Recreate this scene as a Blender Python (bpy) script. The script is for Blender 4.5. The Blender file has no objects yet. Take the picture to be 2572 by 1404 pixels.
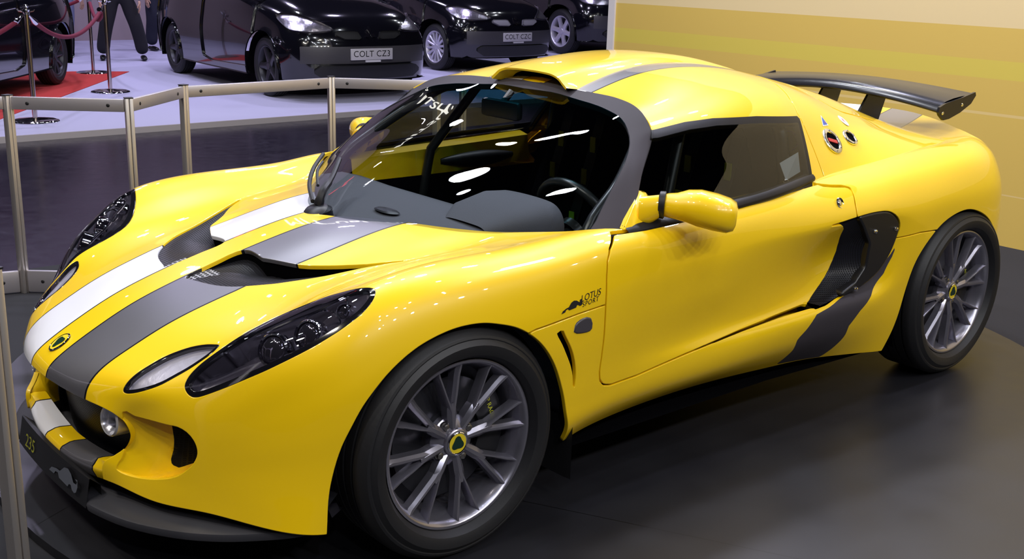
import bpy, bmesh, math, random
import numpy as np
from mathutils import Vector, Matrix
from mathutils.bvhtree import BVHTree

random.seed(7)
scene = bpy.context.scene
COL = scene.collection
PI = math.pi
# ---------- numeric surface kit ----------
def nat_spline(P, sub):
    """C2 natural cubic through the points P (n,...) along axis 0, sub[i] samples per segment."""
    P = np.asarray(P, float); n = len(P); F = P.reshape(n, -1)
    d = np.linalg.norm(np.diff(P.reshape(n, -1, 3), axis=0), axis=2).mean(1) ** 0.8
    t = np.concatenate([[0], np.cumsum(d)]); h = np.diff(t)
    A = np.eye(n); B = np.zeros_like(F)
    for i in range(1, n - 1):
        A[i, i - 1], A[i, i], A[i, i + 1] = h[i - 1], 2 * (h[i - 1] + h[i]), h[i]
        B[i] = 6 * ((F[i + 1] - F[i]) / h[i] - (F[i] - F[i - 1]) / h[i - 1])
    M = np.linalg.solve(A, B); out = []
    for i in range(n - 1):
        for s in range(sub[i]):
            x = s / sub[i] * h[i]; y = h[i] - x
            out.append(M[i] * y**3 / (6 * h[i]) + M[i + 1] * x**3 / (6 * h[i]) + (F[i] / h[i] - M[i] * h[i] / 6) * y + (F[i + 1] / h[i] - M[i + 1] * h[i] / 6) * x)
    out.append(F[-1])
    return np.array(out).reshape((-1,) + P.shape[1:])
def herm_spline(P, sub):
    """C1 non-uniform Catmull-Rom through P (n,3): keeps creases tight."""
    P = np.asarray(P, float); n = len(P)
    d = np.maximum(np.linalg.norm(np.diff(P, axis=0), axis=1), 1e-5) ** 0.75
    m = np.diff(P, axis=0) / d[:, None]; T = np.empty_like(P)
    T[0], T[-1] = m[0], m[-1]
    for i in range(1, n - 1): T[i] = (m[i - 1] * d[i] + m[i] * d[i - 1]) / (d[i - 1] + d[i])
    T[0] = 1.5 * m[0] - .5 * T[1]; T[-1] = 1.5 * m[-1] - .5 * T[-2]; out = []
    for i in range(n - 1):
        for s in range(sub[i]):
            u = s / sub[i]; h = d[i]
            out.append((2*u**3-3*u*u+1)*P[i] + (u**3-2*u*u+u)*h*T[i] + (3*u*u-2*u**3)*P[i+1] + (u**3-u*u)*h*T[i+1])
    out.append(P[-1])
    return np.array(out)
def loft(net, cell=.012, smooth=2, umin=2, vmin=2):
    """net (nu,nv,3) -> dense grid (Nu,Nv,3)"""
    net = np.asarray(net, float)
    du = np.linalg.norm(np.diff(net, axis=0), axis=2); dv = np.linalg.norm(np.diff(net, axis=1), axis=2)
    su = [max(umin, int(round(np.percentile(r, 75) / cell))) for r in du]
    sv = [max(vmin, int(round(np.percentile(c, 75) / cell))) for c in dv.T]
    G = np.stack([nat_spline(net[:, j:j+1], su)[:, 0] for j in range(net.shape[1])], 1)
    G = np.stack([herm_spline(G[i], sv) for i in range(len(G))], 0)
    for _ in range(smooth):
        K = G.copy(); K[1:-1, 1:-1] = .5 * G[1:-1, 1:-1] + .125 * (G[:-2, 1:-1] + G[2:, 1:-1] + G[1:-1, :-2] + G[1:-1, 2:])
        K[1:-1, 0] = G[1:-1, 0]; G = K
    return G
# ---------- the lower body: stations from the mouth to the tail, rails from centre line to the sill ----------
def rows(x, hz):  # one flat station: constant x
    return [(x, h, z) for h, z in hz]
BODY = [
 [(-.747,0,.413),(-.745,.06,.412),(-.737,.12,.409),(-.725,.18,.405),(-.708,.24,.400),(-.689,.297,.394),(-.674,.322,.383),(-.661,.335,.367),(-.653,.341,.348),(-.649,.342,.328),(-.653,.337,.308),(-.662,.325,.288),(-.676,.310,.272),(-.698,.290,.250),(-.70,.282,.205)],
 [(-.741,0,.430),(-.739,.062,.430),(-.731,.125,.427),(-.718,.19,.423),(-.700,.25,.419),(-.680,.305,.413),(-.662,.338,.402),(-.648,.357,.384),(-.641,.366,.362),(-.639,.367,.335),(-.642,.362,.308),(-.650,.352,.283),(-.660,.342,.260),(-.672,.332,.235),(-.680,.325,.200)],
 [(-.700,0,.467),(-.698,.065,.467),(-.692,.135,.466),(-.682,.205,.463),(-.667,.275,.460),(-.648,.345,.455),(-.628,.398,.444),(-.612,.430,.420),(-.605,.447,.390),(-.604,.452,.352),(-.608,.452,.310),(-.614,.448,.275),(-.621,.442,.245),(-.630,.436,.215),(-.637,.432,.188)],
 [(-.620,0,.513),(-.618,.07,.513),(-.612,.145,.511),(-.602,.225,.509),(-.587,.31,.506),(-.566,.40,.503),(-.548,.475,.495),(-.535,.53,.470),(-.530,.557,.430),(-.531,.568,.380),(-.535,.570,.330),(-.541,.568,.285),(-.548,.564,.250),(-.555,.561,.215),(-.562,.558,.186)],
 [(-.520,0,.563),(-.518,.07,.562),(-.512,.15,.560),(-.503,.235,.556),(-.489,.335,.552),(-.468,.44,.556),(-.450,.53,.572),(-.437,.61,.570),(-.432,.660,.525),(-.432,.684,.450),(-.440,.692,.375),(-.450,.692,.310),(-.463,.689,.260),(-.475,.686,.220),(-.488,.682,.178)],
 [(-.400,0,.606),(-.398,.07,.605),(-.392,.155,.602),(-.383,.245,.598),(-.372,.355,.592),(-.356,.475,.602),(-.342,.585,.628),(-.330,.675,.635),(-.325,.738,.592),(-.325,.772,.510),(-.330,.785,.420),(-.340,.788,.335),(-.354,.789,.270),(-.370,.790,.215),(-.385,.790,.172)],
 [(-.260,0,.647),(-.259,.07,.646),(-.256,.16,.643),(-.251,.255,.635),(-.246,.37,.626),(-.240,.485,.637),(-.234,.60,.675),(-.230,.70,.692),(-.230,.765,.652),(-.230,.805,.565),(-.232,.822,.465),(-.235,.825,.370),(-.24,.825,.300),(-.245,.823,.240),(-.25,.82,.180)],
 rows(-.11,[(0,.685),(.07,.684),(.16,.680),(.255,.667),(.37,.652),(.48,.662),(.60,.703),(.70,.725),(.775,.692),(.82,.600),(.835,.500),(.837,.400),(.837,.320),(.836,.250),(.83,.18)]),
 rows(.05,[(0,.716),(.07,.716),(.16,.714),(.26,.703),(.37,.688),(.48,.684),(.605,.720),(.70,.738),(.780,.705),(.825,.610),(.84,.500),(.841,.400),(.841,.320),(.840,.250),(.835,.18)]),
 rows(.20,[(0,.726),(.07,.727),(.16,.728),(.27,.727),(.38,.715),(.49,.700),(.61,.724),(.705,.740),(.782,.706),(.823,.610),(.838,.500),(.838,.400),(.838,.320),(.837,.255),(.83,.19)]),
 rows(.36,[(0,.722),(.07,.723),(.17,.726),(.28,.729),(.39,.730),(.50,.726),(.62,.735),(.715,.745),(.785,.712),(.818,.620),(.829,.510),(.829,.400),(.829,.330),(.827,.272),(.80,.215)]),
 rows(.50,[(0,.72),(.07,.72),(.17,.725),(.28,.73),(.40,.733),(.52,.737),(.65,.749),(.737,.756),(.792,.722),(.815,.640),(.821,.530),(.818,.410),(.819,.340),(.815,.285),(.775,.222)]),
 rows(.70,[(0,.72),(.07,.72),(.17,.725),(.28,.73),(.40,.737),(.52,.745),(.66,.757),(.748,.760),(.795,.727),(.814,.650),(.815,.545),(.806,.405),(.812,.362),(.808,.290),(.755,.222)]),
 rows(1.0,[(0,.72),(.07,.72),(.17,.725),(.28,.73),(.40,.74),(.52,.752),(.66,.765),(.745,.768),(.790,.735),(.812,.655),(.806,.550),(.793,.405),(.815,.370),(.813,.295),(.752,.220)]),
 rows(1.3,[(0,.72),(.07,.72),(.17,.725),(.28,.73),(.40,.745),(.52,.76),(.64,.775),(.722,.780),(.784,.744),(.818,.660),(.782,.550),(.782,.415),(.833,.388),(.830,.312),(.755,.205)]),
 rows(1.5,[(0,.73),(.07,.73),(.17,.735),(.28,.74),(.40,.75),(.52,.768),(.62,.783),(.697,.791),(.780,.752),(.828,.668),(.752,.560),(.765,.425),(.846,.402),(.841,.315),(.765,.195)]),
 rows(1.66,[(0,.75),(.07,.75),(.17,.755),(.28,.76),(.40,.77),(.52,.78),(.62,.79),(.69,.800),(.783,.763),(.840,.678),(.742,.565),(.775,.445),(.851,.405),(.845,.312),(.785,.182)]),
 rows(1.78,[(0,.76),(.07,.76),(.17,.765),(.28,.77),(.40,.778),(.52,.785),(.617,.794),(.69,.806),(.785,.771),(.847,.685),(.822,.572),(.835,.460),(.852,.402),(.846,.308),(.805,.172)]),
 rows(1.87,[(0,.77),(.07,.77),(.17,.775),(.28,.78),(.40,.785),(.52,.79),(.615,.798),(.692,.812),(.788,.778),(.850,.690),(.853,.575),(.853,.465),(.852,.400),(.847,.305),(.82,.165)]),
 rows(2.08,[(0,.78),(.07,.78),(.17,.785),(.28,.79),(.40,.793),(.51,.797),(.605,.808),(.695,.828),(.793,.790),(.855,.700),(.862,.590),(.863,.475),(.861,.395),(.855,.300),(.83,.165)]),
 rows(2.32,[(0,.79),(.07,.79),(.17,.792),(.28,.795),(.40,.798),(.50,.803),(.595,.820),(.695,.841),(.797,.802),(.855,.705),(.865,.600),(.866,.480),(.865,.395),(.860,.300),(.84,.175)]),
 [(2.60,0,.800),(2.60,.07,.80),(2.60,.17,.802),(2.59,.28,.805),(2.58,.39,.809),(2.57,.48,.815),(2.555,.58,.827),(2.545,.682,.838),(2.54,.772,.800),(2.54,.830,.705),(2.54,.842,.600),(2.54,.843,.480),(2.54,.842,.395),(2.54,.838,.300),(2.54,.82,.190)],
 [(2.80,0,.820),(2.80,.08,.82),(2.795,.17,.821),(2.775,.26,.823),(2.75,.37,.827),(2.725,.465,.830),(2.695,.565,.833),(2.675,.655,.830),(2.665,.725,.792),(2.665,.772,.700),(2.67,.786,.595),(2.675,.787,.480),(2.68,.786,.395),(2.685,.783,.310),(2.69,.77,.215)],
 [(3.02,0,.866),(3.012,.09,.866),(2.98,.18,.866),(2.93,.26,.866),(2.87,.37,.860),(2.81,.47,.851),(2.762,.57,.838),(2.735,.65,.815),(2.732,.695,.775),(2.75,.718,.700),(2.785,.725,.600),(2.805,.725,.500),(2.82,.72,.420),(2.83,.71,.330),(2.835,.70,.250)],
]
def body_grid():
    G = loft(BODY)
    sm = lambda v, a, b: np.clip((v - a) / (b - a), 0, 1) ** 2 * (3 - 2 * np.clip((v - a) / (b - a), 0, 1))
    x, z = G[..., 0], G[..., 2]
    m = (sm(x, .95, 1.25) * sm(x, 2.0, 1.8) * sm(z, .405, .46) * sm(z, .665, .60) * (G[..., 1] > .6))[..., None]
    for _ in range(60):
        K = G.copy(); K[1:-1, 1:-1] = .25 * (G[:-2, 1:-1] + G[2:, 1:-1] + G[1:-1, :-2] + G[1:-1, 2:]); G = G + (K - G) * m
    return G
# ---------- the cabin: header to tail, rails from centre line to the belt ----------
CABIN = [
 [(.90,0,1.075),(.915,.15,1.069),(.928,.27,1.061),(.915,.41,1.055),(.884,.51,1.037),(.848,.60,.994),(.715,.682,.852),(.59,.748,.735)],
 rows(1.1,[(0,1.118),(.15,1.113),(.28,1.104),(.42,1.085),(.52,1.058),(.600,1.015),(.690,.885),(.768,.745)]),
 rows(1.3,[(0,1.138),(.15,1.134),(.28,1.124),(.42,1.100),(.52,1.068),(.595,1.018),(.680,.892),(.752,.760)]),
 rows(1.5,[(0,1.133),(.15,1.129),(.28,1.117),(.42,1.090),(.515,1.055),(.578,1.006),(.655,.892),(.715,.775)]),
 rows(1.64,[(0,1.116),(.15,1.112),(.28,1.100),(.41,1.070),(.50,1.030),(.560,.980),(.630,.885),(.695,.785)]),
 rows(1.8,[(0,1.085),(.15,1.082),(.28,1.070),(.41,1.036),(.49,.995),(.545,.950),(.61,.880),(.685,.795)]),
 rows(2.0,[(0,1.035),(.15,1.035),(.28,1.028),(.41,.977),(.475,.942),(.535,.910),(.60,.872),(.69,.810)]),
 rows(2.2,[(0,.975),(.15,.977),(.28,.978),(.405,.926),(.47,.900),(.53,.880),(.60,.855),(.69,.815)]),
 rows(2.4,[(0,.905),(.15,.908),(.27,.918),(.39,.885),(.46,.868),(.52,.854),(.59,.838),(.68,.815)]),
 rows(2.6,[(0,.848),(.15,.850),(.26,.860),(.37,.845),(.44,.836),(.50,.830),(.57,.824),(.65,.810)]),
 rows(2.8,[(0,.80),(.15,.80),(.25,.805),(.35,.800),(.42,.798),(.48,.796),(.54,.792),(.60,.785)]),
]
# ---------- the wrap-round windscreen: cowl to header, rails from centre line to the pillar ----------
SCREEN = [
 [(.075,0,.712),(.10,.12,.714),(.18,.25,.718),(.275,.39,.722),(.39,.53,.728),(.47,.635,.735),(.515,.69,.740),(.555,.722,.742),(.59,.748,.735)],
 [(.34,0,.835),(.36,.12,.836),(.415,.25,.838),(.490,.39,.842),(.555,.535,.839),(.600,.630,.832),(.628,.676,.824),(.648,.700,.817),(.668,.716,.808)],
 [(.62,0,.957),(.635,.12,.957),(.665,.25,.954),(.702,.39,.951),(.725,.515,.943),(.728,.595,.924),(.722,.637,.908),(.735,.652,.899),(.752,.660,.89)],
 [(.868,0,1.052),(.876,.12,1.050),(.880,.25,1.042),(.865,.38,1.032),(.838,.485,1.010),(.815,.545,.985),(.805,.578,.972),(.812,.600,.967),(.827,.616,.964)],
 [(.900,0,1.0745),(.911,.12,1.0705),(.927,.25,1.0625),(.919,.38,1.0575),(.892,.485,1.044),(.868,.55,1.021),(.857,.578,1.004),(.850,.594,.995),(.846,.601,.991)],
]
# outlines on the car body, in car coordinates (metres: x rearward from the front axle, y across, z up)
FEAT = {
 'headlamp': [(-.565,-.477,.474),(-.560,-.471,.484),(-.550,-.468,.496),(-.536,-.468,.509),(-.517,-.472,.525),(-.491,-.481,.544),(-.462,-.490,.563),(-.428,-.494,.580),(-.390,-.496,.594),(-.343,-.503,.611),(-.294,-.519,.630),(-.256,-.553,.653),(-.229,-.597,.676),(-.208,-.642,.695),(-.195,-.677,.706),(-.187,-.696,.708),(-.187,-.711,.706),(-.197,-.724,.698),(-.211,-.733,.687),(-.229,-.738,.675),(-.247,-.739,.663),(-.268,-.736,.650),(-.292,-.730,.635),(-.319,-.719,.617),(-.348,-.706,.599),(-.381,-.687,.579),(-.411,-.664,.558),(-.441,-.638,.537),(-.469,-.609,.517),(-.496,-.578,.496),(-.519,-.550,.478),(-.538,-.528,.465),(-.552,-.512,.458),(-.559,-.500,.457),(-.564,-.488,.463)],
 'indicator': [(-.657,-.336,.445),(-.653,-.335,.453),(-.640,-.336,.468),(-.620,-.339,.483),(-.593,-.345,.498),(-.561,-.354,.514),(-.533,-.369,.527),(-.505,-.391,.540),(-.482,-.419,.549),(-.471,-.446,.555),(-.467,-.466,.558),(-.478,-.473,.552),(-.495,-.473,.541),(-.514,-.467,.528),(-.541,-.455,.509),(-.567,-.441,.492),(-.595,-.425,.474),(-.618,-.404,.460),(-.638,-.377,.447),(-.651,-.353,.439),(-.657,-.341,.440)],
 'vent': [(-.371,-.061,.614),(-.365,-.084,.615),(-.356,-.128,.615),(-.342,-.177,.616),(-.324,-.216,.618),(-.302,-.247,.622),(-.278,-.272,.626),(-.250,-.296,.631),(-.226,-.314,.634),(-.167,-.346,.643),(-.103,-.379,.653),(-.031,-.415,.669),(.031,-.451,.680),(.085,-.479,.688),(.128,-.507,.695),(.064,-.456,.684),(-.001,-.406,.675),(-.043,-.359,.667),(-.098,-.305,.661),(-.131,-.269,.660),(-.158,-.214,.662),(-.181,-.161,.663),(-.184,-.149,.663),(-.181,-.111,.665),(-.181,-.081,.666),(-.188,-.058,.665),(-.204,-.047,.661),(-.230,-.045,.654),(-.264,-.049,.645),(-.295,-.050,.636),(-.333,-.053,.625)],
 'door': [(.548,-.753,.754),(.504,-.790,.724),(.484,-.803,.697),(.475,-.813,.652),(.469,-.821,.588),(.467,-.823,.489),(.463,-.821,.433),(.458,-.821,.394),(.461,-.822,.370),(.478,-.821,.352),(.508,-.819,.345),(.615,-.814,.347),(.817,-.811,.367),(1.076,-.806,.389),(1.254,-.804,.401),(1.406,-.802,.409),(1.435,-.824,.407),(1.560,-.788,.431),(1.649,-.770,.523),(1.638,-.798,.613),(1.600,-.834,.676),(1.601,-.829,.698),(1.608,-.817,.721),(1.627,-.793,.751),(1.635,-.773,.768),(1.613,-.760,.774),(1.567,-.748,.777),(1.526,-.733,.782),(1.515,-.717,.787),(1.287,-.736,.775),(1.070,-.755,.765),(.798,-.762,.756),(.666,-.762,.753)],
 'frontseam': [(.210,-.832,.564),(.259,-.830,.567),(.367,-.825,.576),(.464,-.821,.582)],
 'fendervent': [(.284,-.831,.540),(.309,-.830,.546),(.319,-.830,.528),(.339,-.831,.495),(.355,-.830,.458),(.364,-.829,.416),(.362,-.829,.382),(.356,-.829,.360),(.352,-.830,.374),(.349,-.830,.405),(.340,-.831,.437),(.320,-.832,.476),(.303,-.832,.508)],
 'repeater': [(.352,-.828,.541),(.365,-.826,.555),(.399,-.825,.559),(.412,-.825,.548),(.412,-.825,.529),(.396,-.826,.525),(.355,-.828,.530)],
 'quarterseam': [(1.845,-.846,.585),(1.962,-.861,.591),(2.073,-.862,.586)],
 'sillstripe': [(1.845,-.845,.565),(1.819,-.837,.525),(1.776,-.827,.481),(1.714,-.819,.445),(1.627,-.821,.421),(1.520,-.837,.408),(1.413,-.844,.389),(1.397,-.845,.375),(1.368,-.841,.344),(1.344,-.835,.322),(1.337,-.831,.311),(1.345,-.819,.283),(1.349,-.811,.269),(1.343,-.789,.240),(1.337,-.762,.210),(1.567,-.773,.191),(1.593,-.800,.225),(1.610,-.824,.261),(1.612,-.832,.279),(1.607,-.844,.312),(1.645,-.855,.360),(1.726,-.844,.414),(1.795,-.837,.463),(1.830,-.841,.520)],
 'intake': [(1.413,-.822,.666),(1.524,-.828,.679),(1.600,-.833,.687),(1.677,-.838,.693),(1.744,-.843,.692),(1.784,-.847,.684),(1.820,-.851,.663),(1.841,-.851,.639),(1.846,-.849,.616),(1.839,-.845,.590),(1.825,-.839,.556),(1.800,-.831,.518),(1.762,-.822,.480),(1.705,-.814,.448),(1.622,-.814,.424),(1.518,-.828,.411),(1.452,-.836,.404),(1.420,-.833,.402),(1.417,-.818,.407),(1.426,-.791,.413),(1.456,-.783,.421),(1.526,-.768,.455),(1.579,-.761,.496),(1.601,-.768,.555),(1.566,-.800,.622),(1.529,-.827,.663)],
 'duct': [(-.664,-.335,.391),(-.644,-.364,.386),(-.620,-.416,.385),(-.601,-.456,.384),(-.588,-.479,.384),(-.575,-.501,.375),(-.566,-.519,.357),(-.563,-.528,.336),(-.565,-.528,.317),(-.572,-.520,.297),(-.579,-.510,.284),(-.591,-.493,.266),(-.605,-.471,.252),(-.621,-.442,.242),(-.638,-.409,.234),(-.656,-.368,.229),(-.671,-.337,.230),(-.681,-.317,.239),(-.674,-.320,.258),(-.663,-.326,.284)],
 'lock': [(1.540,-.801,.733)],
 'badgefender': [(.307,-.824,.593),(.443,-.819,.609),(.451,-.822,.581)],
 'filler1': [(1.748,-.608,.890)],
 'filler2': [(1.881,-.590,.890)],
 'sticktri': [(1.778,-.530,.969),(1.786,-.562,.937),(1.740,-.571,.938)],
 'sticke': [(1.969,-.487,.945),(1.941,-.531,.925)],
 'intakefront': [(1.607,-.832,.694),(1.646,-.823,.650),(1.691,-.796,.587),(1.682,-.783,.503),(1.635,-.786,.454),(1.540,-.813,.416),(1.467,-.841,.402)],
 'bolts': [(1.704,-.816,.625),(1.820,-.844,.620),(1.634,-.801,.436)],
 'ductmesh': [(-.617,-.422,.388),(-.615,-.428,.354),(-.615,-.431,.324),(-.618,-.431,.296),(-.622,-.429,.277),(-.622,-.431,.267),(-.617,-.445,.261),(-.590,-.492,.278),(-.579,-.511,.284),(-.570,-.522,.298),(-.564,-.530,.318),(-.561,-.531,.336),(-.565,-.521,.360),(-.575,-.502,.377),(-.588,-.479,.387)],
 'honey': [(-.370,-.052,.614),(-.321,-.039,.629),(-.291,-.042,.638),(-.286,-.108,.637),(-.301,-.107,.633),(-.336,-.092,.623),(-.364,-.083,.615)],
 'bezelrear': [(-.313,-.601,.643),(-.293,-.611,.654),(-.281,-.638,.664),(-.281,-.672,.667),(-.283,-.698,.660),(-.288,-.713,.650),(-.299,-.714,.640),(-.314,-.711,.629),(-.333,-.705,.616),(-.349,-.699,.605)],
 'bezelfront': [(-.392,-.556,.604),(-.380,-.580,.612),(-.379,-.619,.614),(-.381,-.648,.607),(-.383,-.668,.593),(-.387,-.677,.580),(-.398,-.670,.572),(-.412,-.657,.565)],
 'bezeltop': [(-.409,-.537,.595),(-.374,-.559,.612),(-.331,-.583,.632),(-.294,-.618,.654),(-.257,-.642,.676),(-.242,-.664,.687),(-.253,-.691,.681),(-.270,-.708,.666)],
 'glass': [(.868,.060,1.050),(.868,.000,1.050),(.880,-.120,1.048),(.881,-.206,1.045),(.874,-.305,1.038),(.857,-.411,1.026),(.841,-.478,1.013),(.816,-.532,.988),(.778,-.581,.957),(.717,-.624,.910),(.646,-.650,.853),(.588,-.669,.801),(.525,-.687,.748),(.475,-.655,.735),(.360,-.550,.720),(.240,-.400,.700),(.120,-.250,.700),(.050,-.120,.700),(.030,.000,.700),(.030,.060,.700)],
 'proj1': [(-.418,-.613,.588)],
 'proj1n': (-0.664,-0.264,0.699),
 'proj2': [(-.349,-.657,.627)],
 'proj2n': (-0.557,-0.235,0.796),
 'proj3': [(-.266,-.685,.675)],
 'proj3n': (-0.508,-0.154,0.848),
}
# ---------- polygon soups that can be cut along outlines ----------
def pip(P, poly):
    """points (n,2) inside polygon (m,2)"""
    x, y = P[:, 0], P[:, 1]; ins = np.zeros(len(P), bool); m = len(poly)
    for i in range(m):
        (x0, y0), (x1, y1) = poly[i], poly[(i + 1) % m]
        if y0 == y1: continue
        c = (y0 > y) != (y1 > y)
        ins ^= c & (x < (x1 - x0) * (y - y0) / (y1 - y0) + x0)
    return ins
def closed_smooth(P, k=4):
    """closed Catmull-Rom through 2D points"""
    P = np.asarray(P, float); n = len(P); out = []
    for i in range(n):
        a, b, c, d = P[i - 1], P[i], P[(i + 1) % n], P[(i + 2) % n]
        for s in range(k):
            t = s / k
            out.append(.5 * (2 * b + (c - a) * t + (2 * a - 5 * b + 4 * c - d) * t * t + (3 * b - a - 3 * c + d) * t**3))
    return np.array(out)
def offset(P, d):
    """grow (d>0) or shrink a closed 2D polygon"""
    P = np.asarray(P, float); nx = np.roll(P, -1, 0); area = (P[:, 0] * nx[:, 1] - nx[:, 0] * P[:, 1]).sum()
    e = nx - P; e /= np.maximum(np.linalg.norm(e, axis=1, keepdims=True), 1e-9)
    n = np.stack([e[:, 1], -e[:, 0]], 1) * (1 if area > 0 else -1)
    m = n + np.roll(n, 1, 0); l = np.linalg.norm(m, axis=1, keepdims=True); m /= np.maximum(l, .35)
    return P + m * d * np.minimum(2 / np.maximum(l, .8), 1.5)
SIDE = (np.array([1., 0, 0]), np.array([0., 0, 1]))
TOP = (np.array([1., 0, 0]), np.array([0., 1, 0]))
def view(d):
    d = np.array(d, float); d /= np.linalg.norm(d); u = np.cross([0, 0, 1], d); u /= np.linalg.norm(u)
    return u, np.cross(d, u)
class Soup:
    def __init__(s, G, tag, sign=-1):
        nu, nv = G.shape[:2]; V = G.reshape(-1, 3).copy(); V[:, 1] *= sign
        s.V = [tuple(p) for p in V]
        s.F = [(i * nv + j, i * nv + j + 1, (i + 1) * nv + j + 1, (i + 1) * nv + j) for i in range(nu - 1) for j in range(nv - 1)]
        if sign > 0: s.F = [f[::-1] for f in s.F]
        s.T = [tag] * len(s.F)
    def to2d(s, pts, fr): P = np.asarray(pts, float); return np.stack([P @ fr[0], P @ fr[1]], 1)
    def cut(s, poly, fr, new, tags, filt=None):
        """faces of the given tags inside the 2D outline get the tag new; faces astride are split"""
        A = np.array(s.V); P2 = np.stack([A @ fr[0], A @ fr[1]], 1); poly = np.asarray(poly, float)
        ins = pip(P2, poly); cache = {}; NF, NT = [], []; Q = np.roll(poly, -1, 0)
        def cross(a, b):
            k = (a, b) if a < b else (b, a)
            if k in cache: return cache[k]
            p = P2[k[0]]; r = P2[k[1]] - p; e = Q - poly; w = poly - p
            den = r[0] * e[:, 1] - r[1] * e[:, 0]; den[np.abs(den) < 1e-15] = 1e-15
            t = (w[:, 0] * e[:, 1] - w[:, 1] * e[:, 0]) / den; u = (w[:, 0] * r[1] - w[:, 1] * r[0]) / den
            ok = (u >= -1e-9) & (u <= 1 + 1e-9) & (t >= 0) & (t <= 1)
            tt = t[ok][0] if ok.any() else .5
            tt = min(max(tt, .01), .99)
            va, vb = s.V[k[0]], s.V[k[1]]
            s.V.append(tuple(va[i] + (vb[i] - va[i]) * tt for i in range(3))); cache[k] = len(s.V) - 1
            return cache[k]
        for f, t in zip(s.F, s.T):
            if t not in tags: NF.append(f); NT.append(t); continue
            g = [ins[v] for v in f]
            if not any(g) or (filt and not filt(A[list(f)].mean(0))): NF.append(f); NT.append(t); continue
            if all(g): NF.append(f); NT.append(new); continue
            fi, fo = [], []; n = len(f)
            for i in range(n):
                a, b = f[i], f[(i + 1) % n]
                (fi if g[i] else fo).append(a)
                if g[i] != g[(i + 1) % n]:
                    c = cross(a, b); fi.append(c); fo.append(c)
            if len(fi) > 2: NF.append(tuple(fi)); NT.append(new)
            if len(fo) > 2: NF.append(tuple(fo)); NT.append(t)
        s.F, s.T = NF, NT
    def band(s, poly, fr, new, gap, tags, filt=None, ring='void', grow=None):
        """region inside the outline becomes new, with a ring of +-gap around its edge"""
        s.cut(offset(poly, -gap), fr, new, tags, filt)
        s.cut(offset(poly, gap if grow is None else grow), fr, ring, tags, filt)
    def normals(s):
        A = np.array(s.V); N = np.zeros_like(A)
        for f, t in zip(s.F, s.T):
            a, b, c = A[f[0]], A[f[1]], A[f[2]]; n = np.cross(b - a, c - a)
            if len(f) > 3: n = n + np.cross(c - a, A[f[3]] - a)
            for v in f: N[v] += n
        return N / np.maximum(np.linalg.norm(N, axis=1, keepdims=True), 1e-12)
    def pick(s, tags, side='near'):
        """-> V, F, tag per face, normals; side near / far / both"""
        if not hasattr(s, '_n') or len(s._n) != len(s.V): s._n = s.normals()
        N = s._n; m = {}; V, NN, F, T = [], [], [], []
        def vid(v, fl):
            p = s.V[v]; k = (v, fl and abs(p[1]) > 1e-6)
            if k not in m:
                m[k] = len(V); n = N[v]
                V.append((p[0], -p[1], p[2]) if k[1] else p)
                if abs(p[1]) < 1e-6: n = np.array([n[0], 0, n[2]]); n /= max(np.linalg.norm(n), 1e-9)
                NN.append((n[0], -n[1], n[2]) if k[1] else tuple(n))
            return m[k]
        for fl in ((False,) if side == 'near' else (True,) if side == 'far' else (False, True)):
            for f, t in zip(s.F, s.T):
                if t in tags:
                    g = tuple(vid(v, fl) for v in f); F.append(g[::-1] if fl else g); T.append(t)
        return V, F, T, NN
def rim(V, F, N, r=.002, depth=.012):
    """rolled edge and return flange along every open border: extra verts and faces"""
    seen = {}
    for f in F:
        for i in range(len(f)): seen[(f[i], f[(i + 1) % len(f)])] = 1
    bd = [(a, b) for (a, b) in seen if (b, a) not in seen]
    A = np.array(V); E = {}
    for a, b in bd:
        e = A[b] - A[a]; l = np.linalg.norm(e)
        if l < 1e-7: continue
        for v in (a, b): E[v] = E.get(v, 0) + e / l
    V2, F2, ix = [], [], {}; base = len(V)
    for v, e in E.items():
        n = np.array(N[v]); o = np.cross(e, n); l = np.linalg.norm(o)
        o = o / l if l > 1e-6 else o * 0; p = A[v]; ix[v] = base + len(V2)
        for a in (0, 30, 60, 90):
            a = math.radians(a); V2.append(tuple(p + o * r * math.sin(a) - n * r * (1 - math.cos(a))))
        V2.append(tuple(p + o * r - n * depth))
    for a, b in bd:
        if a in ix and b in ix:
            for k in range(4): F2.append((ix[a] + k, ix[a] + k + 1, ix[b] + k + 1, ix[b] + k))
    return V2, F2
# ---------- object helpers ----------
def link(name, me, parent=None):
    o = bpy.data.objects.new(name, me); COL.objects.link(o)
    if parent: o.parent = parent
    return o
def mesh(name, V, F, mats, parent=None, smooth=True, mi=None, auto=None):
    me = bpy.data.meshes.new(name); me.from_pydata([tuple(map(float, v)) for v in V], [], [tuple(map(int, f)) for f in F])
    for m in (mats if isinstance(mats, (list, tuple)) else [mats]): me.materials.append(m)
    if mi is not None: me.polygons.foreach_set('material_index', mi)
    me.polygons.foreach_set('use_smooth', [smooth] * len(me.polygons)); me.update()
    if auto: me.set_sharp_from_angle(angle=math.radians(auto))
    return link(name, me, parent)
def panel(name, soup, tags, mats, parent, side='near', depth=.012, r=.002, edge=True):
    """a body panel: mats is one material or {tag: material}"""
    V, F, T, N = soup.pick(tags, side)
    ml = list(dict.fromkeys(mats.values())) if isinstance(mats, dict) else [mats]
    mi = [ml.index(mats[t]) if isinstance(mats, dict) else 0 for t in T]
    if edge:
        V2, F2 = rim(V, F, N, r, depth); V = V + V2; F = F + F2; mi = mi + [0] * len(F2)
    return mesh(name, V, F, ml, parent, mi=mi)
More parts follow.
